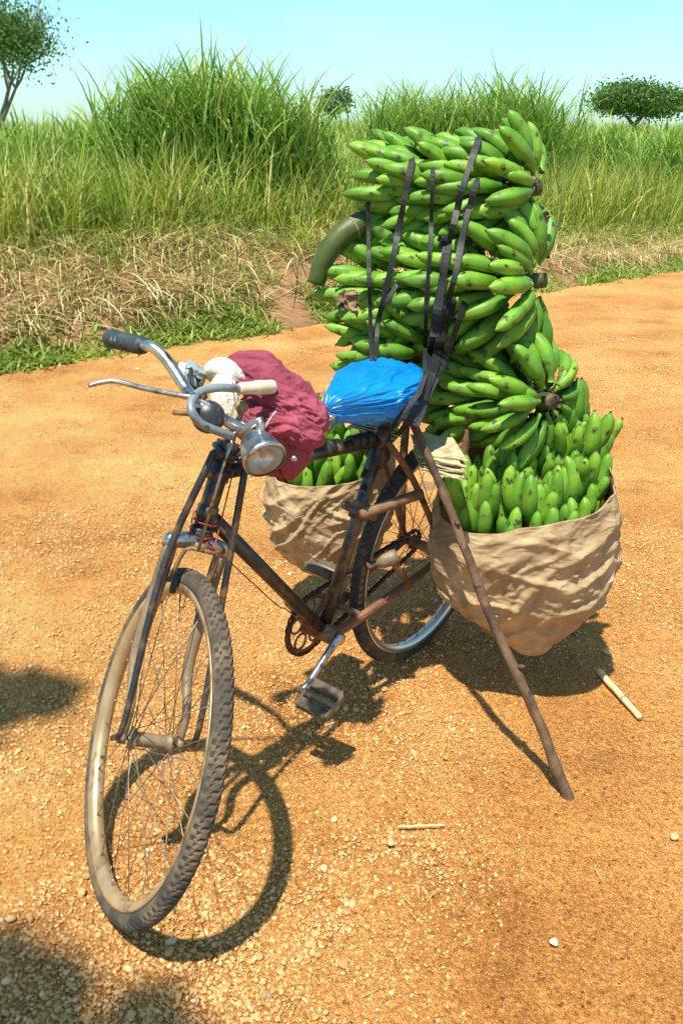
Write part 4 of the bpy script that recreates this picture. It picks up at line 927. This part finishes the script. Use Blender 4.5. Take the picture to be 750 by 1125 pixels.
# blue plastic bag pulled over the saddle
bc = W(.350, .0, .884); br = empty('saddle_cover', bc); tag(br, 'bright blue plastic bag pulled over the saddle', 'plastic bag')
def bag():
    N, K = 200, 120; vs = []; R3 = MB4.to_3x3()
    X, Y, Z = R3 @ V((1, 0, 0)), R3 @ V((0, 1, 0)), R3 @ V((0, 0, 1))
    for i in range(K):
        s = i/(K-1); x = .170-.335*s                # nose to tail
        half = .020+.088*math.sin(min(1, s*1.35)*PI*.5)**1.2 if s < .70 else .022+.086*math.sqrt(max(0, 1-((s-.70)/.30)**2*.97))
        up = .028+.022*math.sin(min(1, s*1.5)*PI*.5); dn = .030+.032*math.sin(min(1, s*1.2)*PI/2)
        if s > .85: k = math.sqrt(max(.02, 1-((s-.85)/.15)**2)); up *= k; dn *= k
        if s < .06: k = (s/.06)**.5*.8+.2; up *= k; dn *= k; half *= k
        for j in range(N):
            g = 2*PI*j/N; cg, sg = math.cos(g), math.sin(g); n = 4.5; q = (abs(cg)**n+abs(sg)**n)**(-1/n)
            y = half*cg*q*(1-.30*(sg < 0)*abs(sg)); z = (up if sg > 0 else dn)*sg*q+.010*s
            a = V((cg*2.6, sg*2.6, s*1.1)); a += V((noise.noise(a*1.3), noise.noise(a*1.3+V((7, 0, 0))), 0))*.5
            f = (ridge(a*1.6)-.5)*.6+(ridge(a*3.9)-.5)*.35+noise.noise(V((cg, sg, s*3))*1.5)*.5
            if sg < -.3: f += .5*(ridge(V((cg*9, s*14, 2)))-.5)
            f = f*.7+crumple(V((x*9, (y+cg)*1.0*2.0+cg*2.2, sg*4.5))+V((noise.noise(V((x*8, cg, sg))), 0, 0))*.3)*.9
            f += .7*max(0, 1-abs(noise.noise(V((cg*3.2, sg*3.2, s*1.6+.4*noise.noise(V((cg*2, sg*2, s*4)))))))*6)+.3*max(0, 1-abs(noise.noise(V((cg*7, sg*7, s*5))))*5)-.3
            d = .012*f*(1 if sg < .3 else .8)*min(1, .35+s*1.6)*min(1, .35+(1-s)*2.5)
            vs.append(X*x+Y*(y+cg*d)+Z*(z+sg*d))
    fs = [(i*N+k, i*N+(k+1) % N, (i+1)*N+(k+1) % N, (i+1)*N+k) for i in range(K-1) for k in range(N)]+[tuple(range(N))[::-1], tuple(range((K-1)*N, K*N))]
    mb = MB(); mb.v = vs; mb.f = fs; mb.build('bag', M['blue'], br)
bag()

bpy.context.view_layer.update(); BVH = bvh_of(BAN+list(br.children))
# ------------------------------------------------------------ straps
def strap(label, px, width, group='black rubber straps holding the banana pile', into=(.07, None), bias=.012):
    path = []; P = [np.array(p, float) for p in px]; 
    for a, b in zip(P, P[1:]):
        n = max(2, int(np.linalg.norm(b-a)/5))
        for k in range(n): path.append(a+(b-a)*k/n)
    path.append(P[-1]); ds = []
    for (x, y) in path:
        best = 9
        for dx in (-5, 0, 5):
            h = BVH.ray_cast(CAMP, ray(x+dx, y).normalized())
            if h[0] is not None: best = min(best, (h[0]-CAMP).length/ray(x+dx, y).length)
        ds.append(best)
    known = [(i, d) for i, d in enumerate(ds) if d < 5]; xs = [i for i, _ in known]
    ds = np.interp(range(len(ds)), xs, [d for _, d in known]) if known else np.full(len(ds), 2.4)
    return path, ds
def make_strap(label, px, width, ends=(.06, 0), seat_end=None, bias=.010, name='rubber_strap'):
    path, ds = strap(label, px, width); n = len(ds)
    lo = np.array([ds[max(0, i-2):i+3].min() for i in range(n)])
    if seat_end: lo = np.array([min(l, d) if i < n*.72 else d for i, (l, d) in enumerate(zip(lo, np.linspace(lo[0], seat_end, n)*0+np.interp(np.arange(n), [0, n*.72, n-1], [9, lo[int(n*.72)], seat_end])))])
    for _ in range(2): lo = np.convolve(np.pad(lo, 1, mode='edge'), np.ones(3)/3, 'valid')
    lo = lo-bias*.25-.001; pts = [at(x, y, d) for (x, y), d in zip(path, lo)]
    if ends[0]: pts = [at(path[0][0], path[0][1]-1, lo[0]+ends[0]), at(path[0][0], path[0][1]-4, lo[0]+ends[0]*.3)] + pts
    if ends[1]: pts = pts+[at(path[-1][0], path[-1][1]+4, lo[-1]+ends[1])]
    o = pts[0].copy(); vs = []; fs = []; m = len(pts)
    for i, p in enumerate(pts):
        t = (pts[min(i+1, m-1)]-pts[max(i-1, 0)]).normalized(); nn = (CAMP-p); nn = (nn-t*nn.dot(t)).normalized()
        tw = .5*math.sin(i*.09+width*900)+.18*math.sin(i*.31); s = t.cross(nn); s = s*math.cos(tw)+nn*math.sin(tw); nn2 = s.cross(t)
        w = width*.80*(1+.12*math.sin(i*.5))/2
        for a, b in ((-1, -1), (1, -1), (1, 1), (-1, 1)): vs.append(p-o+s*w*a+nn2*.0011*b)
    for i in range(m-1):
        for k in range(4): fs.append((i*4+k, i*4+(k+1) % 4, i*4+4+(k+1) % 4, i*4+4+k))
    fs += [(3, 2, 1, 0), tuple(range((m-1)*4, m*4))]
    ob = mesh_obj(name, [tuple(v) for v in vs], fs, M['rubber'], None, smooth=False); ob.location = o
    return tag(ob, label, 'strap', 'black rubber straps holding the banana pile')
make_strap('leftmost black strap, hanging vertically over the left end of the pile', [(404, 224), (405, 300), (408, 396)], .013)
make_strap('short strap running beside the leftmost strap below the dried bud', [(436, 312), (416, 345), (411, 396)], .013)
make_strap('second long strap from the left, slanting down from the top bunch', [(452, 178), (440, 240), (428, 300), (412, 366)], .019)
make_strap('thin strap hanging down the middle of the pile to the blue cover', [(475, 188), (473, 260), (468, 330), (466, 420)], .013)
make_strap('strap with its upper end highest in the pile, running down to the knot', [(525, 154), (508, 205), (494, 262), (478, 340), (468, 430)], .019)
make_strap('strap just right of the highest strap, meeting it at the knot', [(523, 200), (512, 240), (500, 300), (484, 360), (470, 430)], .019)
make_strap('widest grey strap falling straight from the knot to the saddle', [(492, 262), (484, 320), (474, 380), (466, 440)], .026, ends=(0, 0), bias=.03)
make_strap('wide strap second from the right below the knot', [(498, 330), (484, 380), (468, 430), (452, 462)], .022, ends=(.05, 0), bias=.016, seat_end=2.30)
make_strap('rightmost wide strap, fanning out over the large bunch', [(510, 336), (494, 380), (474, 425), (456, 468)], .022, ends=(.05, 0), bias=.014, seat_end=2.30)
make_strap('strap crossing behind the stick down to the seat tube', [(484, 385), (466, 440), (440, 474), (416, 498), (398, 540)], .020, ends=(.03, 0), bias=.0, seat_end=2.32)
make_strap('strap slanting over the saddle edge to the seat lug', [(478, 380), (460, 432), (430, 470), (408, 500), (398, 525)], .018, ends=(.03, 0), bias=.004, seat_end=2.30)
mb = MB(); kc = V((0, 0, 0)); kl = at(494, 262, 2.24)
h = BVH.ray_cast(CAMP, ray(500, 264).normalized()); kl = h[0]-ray(500, 264).normalized()*.022 if h[0] else kl
for a, b in ((-.028, .0), (.026, .004)):
    mb.tube([V((a-.013, 0, b)), V((a-.006, -.010, b+.010)), V((a+.006, -.010, b-.002)), V((a+.011, 0, b+.008)), V((a, .010, b-.012)), V((a-.010, -.004, b-.014)), V((a-.002, -.012, b+.012))], .0055, 7, 4)
mb.tube([V((-.028, 0, 0)), V((-.005, -.006, .006)), V((.026, 0, .004))], .004, 6, 4)
mb.tube([V((.026, -.004, 0)), V((.030, -.012, -.02)), V((.036, -.008, -.035))], .003, 5, 3); mb.tube([V((-.028, -.004, 0)), V((-.034, -.012, .014)), V((-.044, -.01, .010))], .003, 5, 3)
k = mb.build('strap_knot', M['rubber']); k.location = kl; tag(k, 'two tied knots joining the black straps in the middle of the pile', 'knot')

# ------------------------------------------------------------ prop stick, sheets, reed, twigs, stones
foot = ground_at(628, 878); tops = W(.275, .075, .825)
sr = empty('prop_stick', foot); tag(sr, 'long brown wooden stick propping up the loaded bicycle', 'stick')
mb = MB(); pts = []; rad = []
for k in range(40):
    t = k/39; p = (tops-foot)*t; p += V((noise.noise(V((t*3, 1, 0))), noise.noise(V((t*3, 5, 0))), 0))*.016*math.sin(PI*t)+V((noise.noise(V((t*14, 1, 0))), 0, 0))*.003
    pts.append(p-V((0, 0, .02))*(1-t)); rad.append(.0132-.0035*t+.0014*noise.noise(V((t*18, 2, 2)))+(.002 if k % 9 == 4 else 0))
mb.tube(pts, rad, 14, 2); mb.build('shaft', M['stick'], sr)
mb = MB()
for t, a in ((.34, .6), (.55, 2.9), (.72, 1.4)): p = (tops-foot)*t; d = V((math.cos(a), -abs(math.sin(a)), .5)).normalized(); mb.tube([p+d*.008, p+d*.018, p+d*.022], [.007, .005, .003], 8)
mb.build('knot', M['stick'], sr)
cs = empty('pith_sheets', at(476, 498, 2.50)); tag(cs, 'fanned stack of cream banana pith sheets jutting out between the rear wheel and the bananas', 'sheets', 'cream pith sheets padding the load')
def sheets(root, a, b, c, n, spread, seed):
    r = random.Random(seed); a, b, c = V(a), V(b), V(c)
    ex, ey = (b-a)*.82, (c-a)*.85; nn = ex.cross(ey).normalized(); nn = nn if nn.z > 0 else -nn
    for k in range(n):
        K = 12; vs = []; o = a-nn*.0058*k+ex*r.uniform(-.04, .04)+ey*spread*k; rot = r.uniform(-.06, .10)
        for side in (0, 1):
            for i in range(K):
                for j in range(K):
                    s, t = i/(K-1), j/(K-1); p = o+ex*(s+rot*t)+ey*(t-rot*s)+nn*(.006*noise.noise(V((s*2, t*2, k)))-.0028*side); 
                    if j == K-1: p += ey*.05*noise.noise(V((s*6, k, 1)))
                    vs.append(p-root.location)
        m = K*K; fs = [(i*K+j, i*K+j+1, (i+1)*K+j+1, (i+1)*K+j) for i in range(K-1) for j in range(K-1)]; fs += [tuple(q+m for q in f[::-1]) for f in fs]
        e = [i for i in range(K)]+[i*K+K-1 for i in range(1, K)]+[(K-1)*K+i for i in range(K-2, -1, -1)]+[i*K for i in range(K-2, 0, -1)]
        fs += [(e[i], e[(i+1) % len(e)], e[(i+1) % len(e)]+m, e[i]+m) for i in range(len(e))]
        mb = MB(); mb.add(vs, fs); mb.build('sheet', M['card'], root, smooth=False)
sheets(cs, at(452, 474, 2.52), at(506, 484, 2.46), at(464, 503, 2.36), 7, .035, 2)
c2 = empty('pith_sheets', at(392, 458, 2.50)); tag(c2, 'cream pith sheets showing under the front of the blue saddle cover', 'sheets', 'cream pith sheets padding the load')
sheets(c2, at(376, 446, 2.60), at(440, 462, 2.56), at(382, 462, 2.48), 4, .05, 5)
def lying(name, label, cat, p0, p1, r, m, nodes=(), parts=True, lift=1.0):
    a, b = ground_at(*p0), ground_at(*p1); root = empty(name, a); tag(root, label, cat); d = b-a; mb = MB(); N = 14
    mb.tube([d*(k/N)+V((0, 0, r*lift+.004+.003*noise.noise(V((k*.4, 1, 0))))) for k in range(N+1)], [r*(1-.15*k/N) for k in range(N+1)], 10); s = mb.build('stem', m, root)
    for t in nodes: c = d*t+V((0, 0, r+.004)); mb = MB(); mb.lathe([(-.004, r*.9), (0, r*1.12), (.004, r*.9)], c, c+d, 10); mb.build('node', M['husk'], s)
    return root
lying('reed_cane', 'short pale dry reed lying on the gravel right of the prop stick', 'reed', (657, 742), (702, 793), .0095, M['reed'], (.12, .62))
lying('twig', 'small dry twig lying flat on the ground below the stick foot', 'twig', (437, 911), (487, 909), .0028, M['reed'])
lying('twig', 'thin dark twig in the shadow of the right sack', 'twig', (612, 695), (632, 700), .004, M['stick'])
def stone(px, py, s, label, seed):
    p = ground_at(px, py); mb = MB(); import bmesh
    bm = bmesh.new(); bmesh.ops.create_icosphere(bm, subdivisions=3, radius=1)
    for v in bm.verts: v.co = v.co*(1+.30*noise.noise(v.co*1.1+V((seed, 0, 0)))+.06*noise.noise(v.co*4)); v.co.z *= .6; v.co *= s
    me = bpy.data.meshes.new('stone'); bm.to_mesh(me); bm.free(); me.polygons.foreach_set('use_smooth', [True]*len(me.polygons)); me.materials.append(SM[seed % 3])
    o = bpy.data.objects.new('stone', me); COL.objects.link(o); o.location = p+V((0, 0, s*.30)); o.rotation_euler.z = seed; tag(o, label, 'stone', 'larger stones lying loose on the road')
SM = [mat('stone_tan', (.50, .30, .13), (.66, .46, .24), .8, scale=60, bump=.001, bscale=150), mat('stone_orange', (.46, .20, .07), (.55, .28, .10), .8, scale=60, bump=.001, bscale=150), mat('stone_pale', (.66, .52, .34), (.78, .66, .46), .8, scale=60, bump=.001, bscale=150)]
for k, (x, y, s, l) in enumerate(((666, 717, .014, 'rounded orange stone beside the right end of the sack shadow'), (377, 1060, .0105, 'brownish stone nearest the bottom edge of the photo'), (608, 1036, .009, 'round pale orange stone alone in the bottom right of the road'),
      (429, 927, .0085, 'flat cream stone just below the small dry twig'), (422, 758, .011, 'grey flat stone on the bright gravel between pedal and sack shadow'), (151, 431-25, .014, 'pale stone on the far road edge between grip and brake lever'), (740, 920, .010, 'pale stone at the right edge of the photo'), (96, 1013-50, .009, 'tan stone left of the front wheel'))): stone(x, y, s, l, k)
def loose_straws():
    mb = MB()
    for k in range(70):
        y = 1.2+rnd.random()*3.2; x = rnd.uniform(-1, 1)*(.4*y); a = rnd.uniform(0, PI); L = rnd.uniform(.02, .07); p = V((x, y, .004)); d = V((math.cos(a), math.sin(a), 0))*L
        mb.tube([p, p+d*.5+V((0, 0, .006))+d.cross(UP)*rnd.uniform(-.2, .2), p+d], .0008, 4)
    return mb.build('straw_bits', M['reed'])
tag(loose_straws(), 'bits of dry straw strewn on the gravel', 'straw', kind='stuff')

# ------------------------------------------------------------ unseen tree, added out of frame; leaf clumps placed to cast the left-hand shade
def added_shade_tree():
    bx, by = -3.6, -1.4; root = empty('tree', (bx, by, 0)); tag(root, 'unseen leafy tree added to cast shade on the near left of the road', 'tree')
    mb = MB(); mb.tube([V((0, 0, -.1)), V((.05, .05, 1.2)), V((.2, .1, 2.4)), V((.6, .4, 3.3))], [.17, .14, .12, .09], 12, 5)
    cl = []
    for (gx, gy, z, r) in ((-.66, 1.24, 3.6, .17), (-.80, 1.10, 3.7, .18), (-.56, 1.10, 3.5, .15), (-.36, 1.17, 3.6, .12), (-.28, 1.02, 3.7, .15), (-.50, .90, 3.4, .22), (-1.0, 2.32, 3.6, .13), (-.84, 2.34, 3.7, .08), (-1.14, 2.26, 3.5, .16), (-1.3, 2.1, 3.8, .22), (-1.1, .9, 3.8, .25)):
        cl.append((V((gx-SX*z-bx, gy-SY*z-by, z)), r))
    rr = random.Random(3)
    for k in range(16):
        a = rr.uniform(PI*.45, PI*1.75); q = rr.uniform(.6, 1.9); cl.append((V((math.cos(a)*q-.3, math.sin(a)*q, rr.uniform(3.1, 4.6))), rr.uniform(.3, .5)))
    vs, fs, k = [], [], 0
    for c, r in cl:
        mid_ = V((.6, .4, 3.3)); mb.tube([mid_, (mid_+c)/2+V((0, 0, .12)), c], [.045, .025, .010], 6, 3)
        n = int(5200*r*r/.04*.35)+250; v, f = leaves_mesh([tuple(c)], .045, n, r*.50, .8); vs.append(v); fs.append(f+k); k += len(v)
    mb.build('trunk', M['bark'], root); mesh_obj('crown', np.concatenate(vs), np.concatenate(fs), M['leaf'], root, smooth=False)
added_shade_tree()
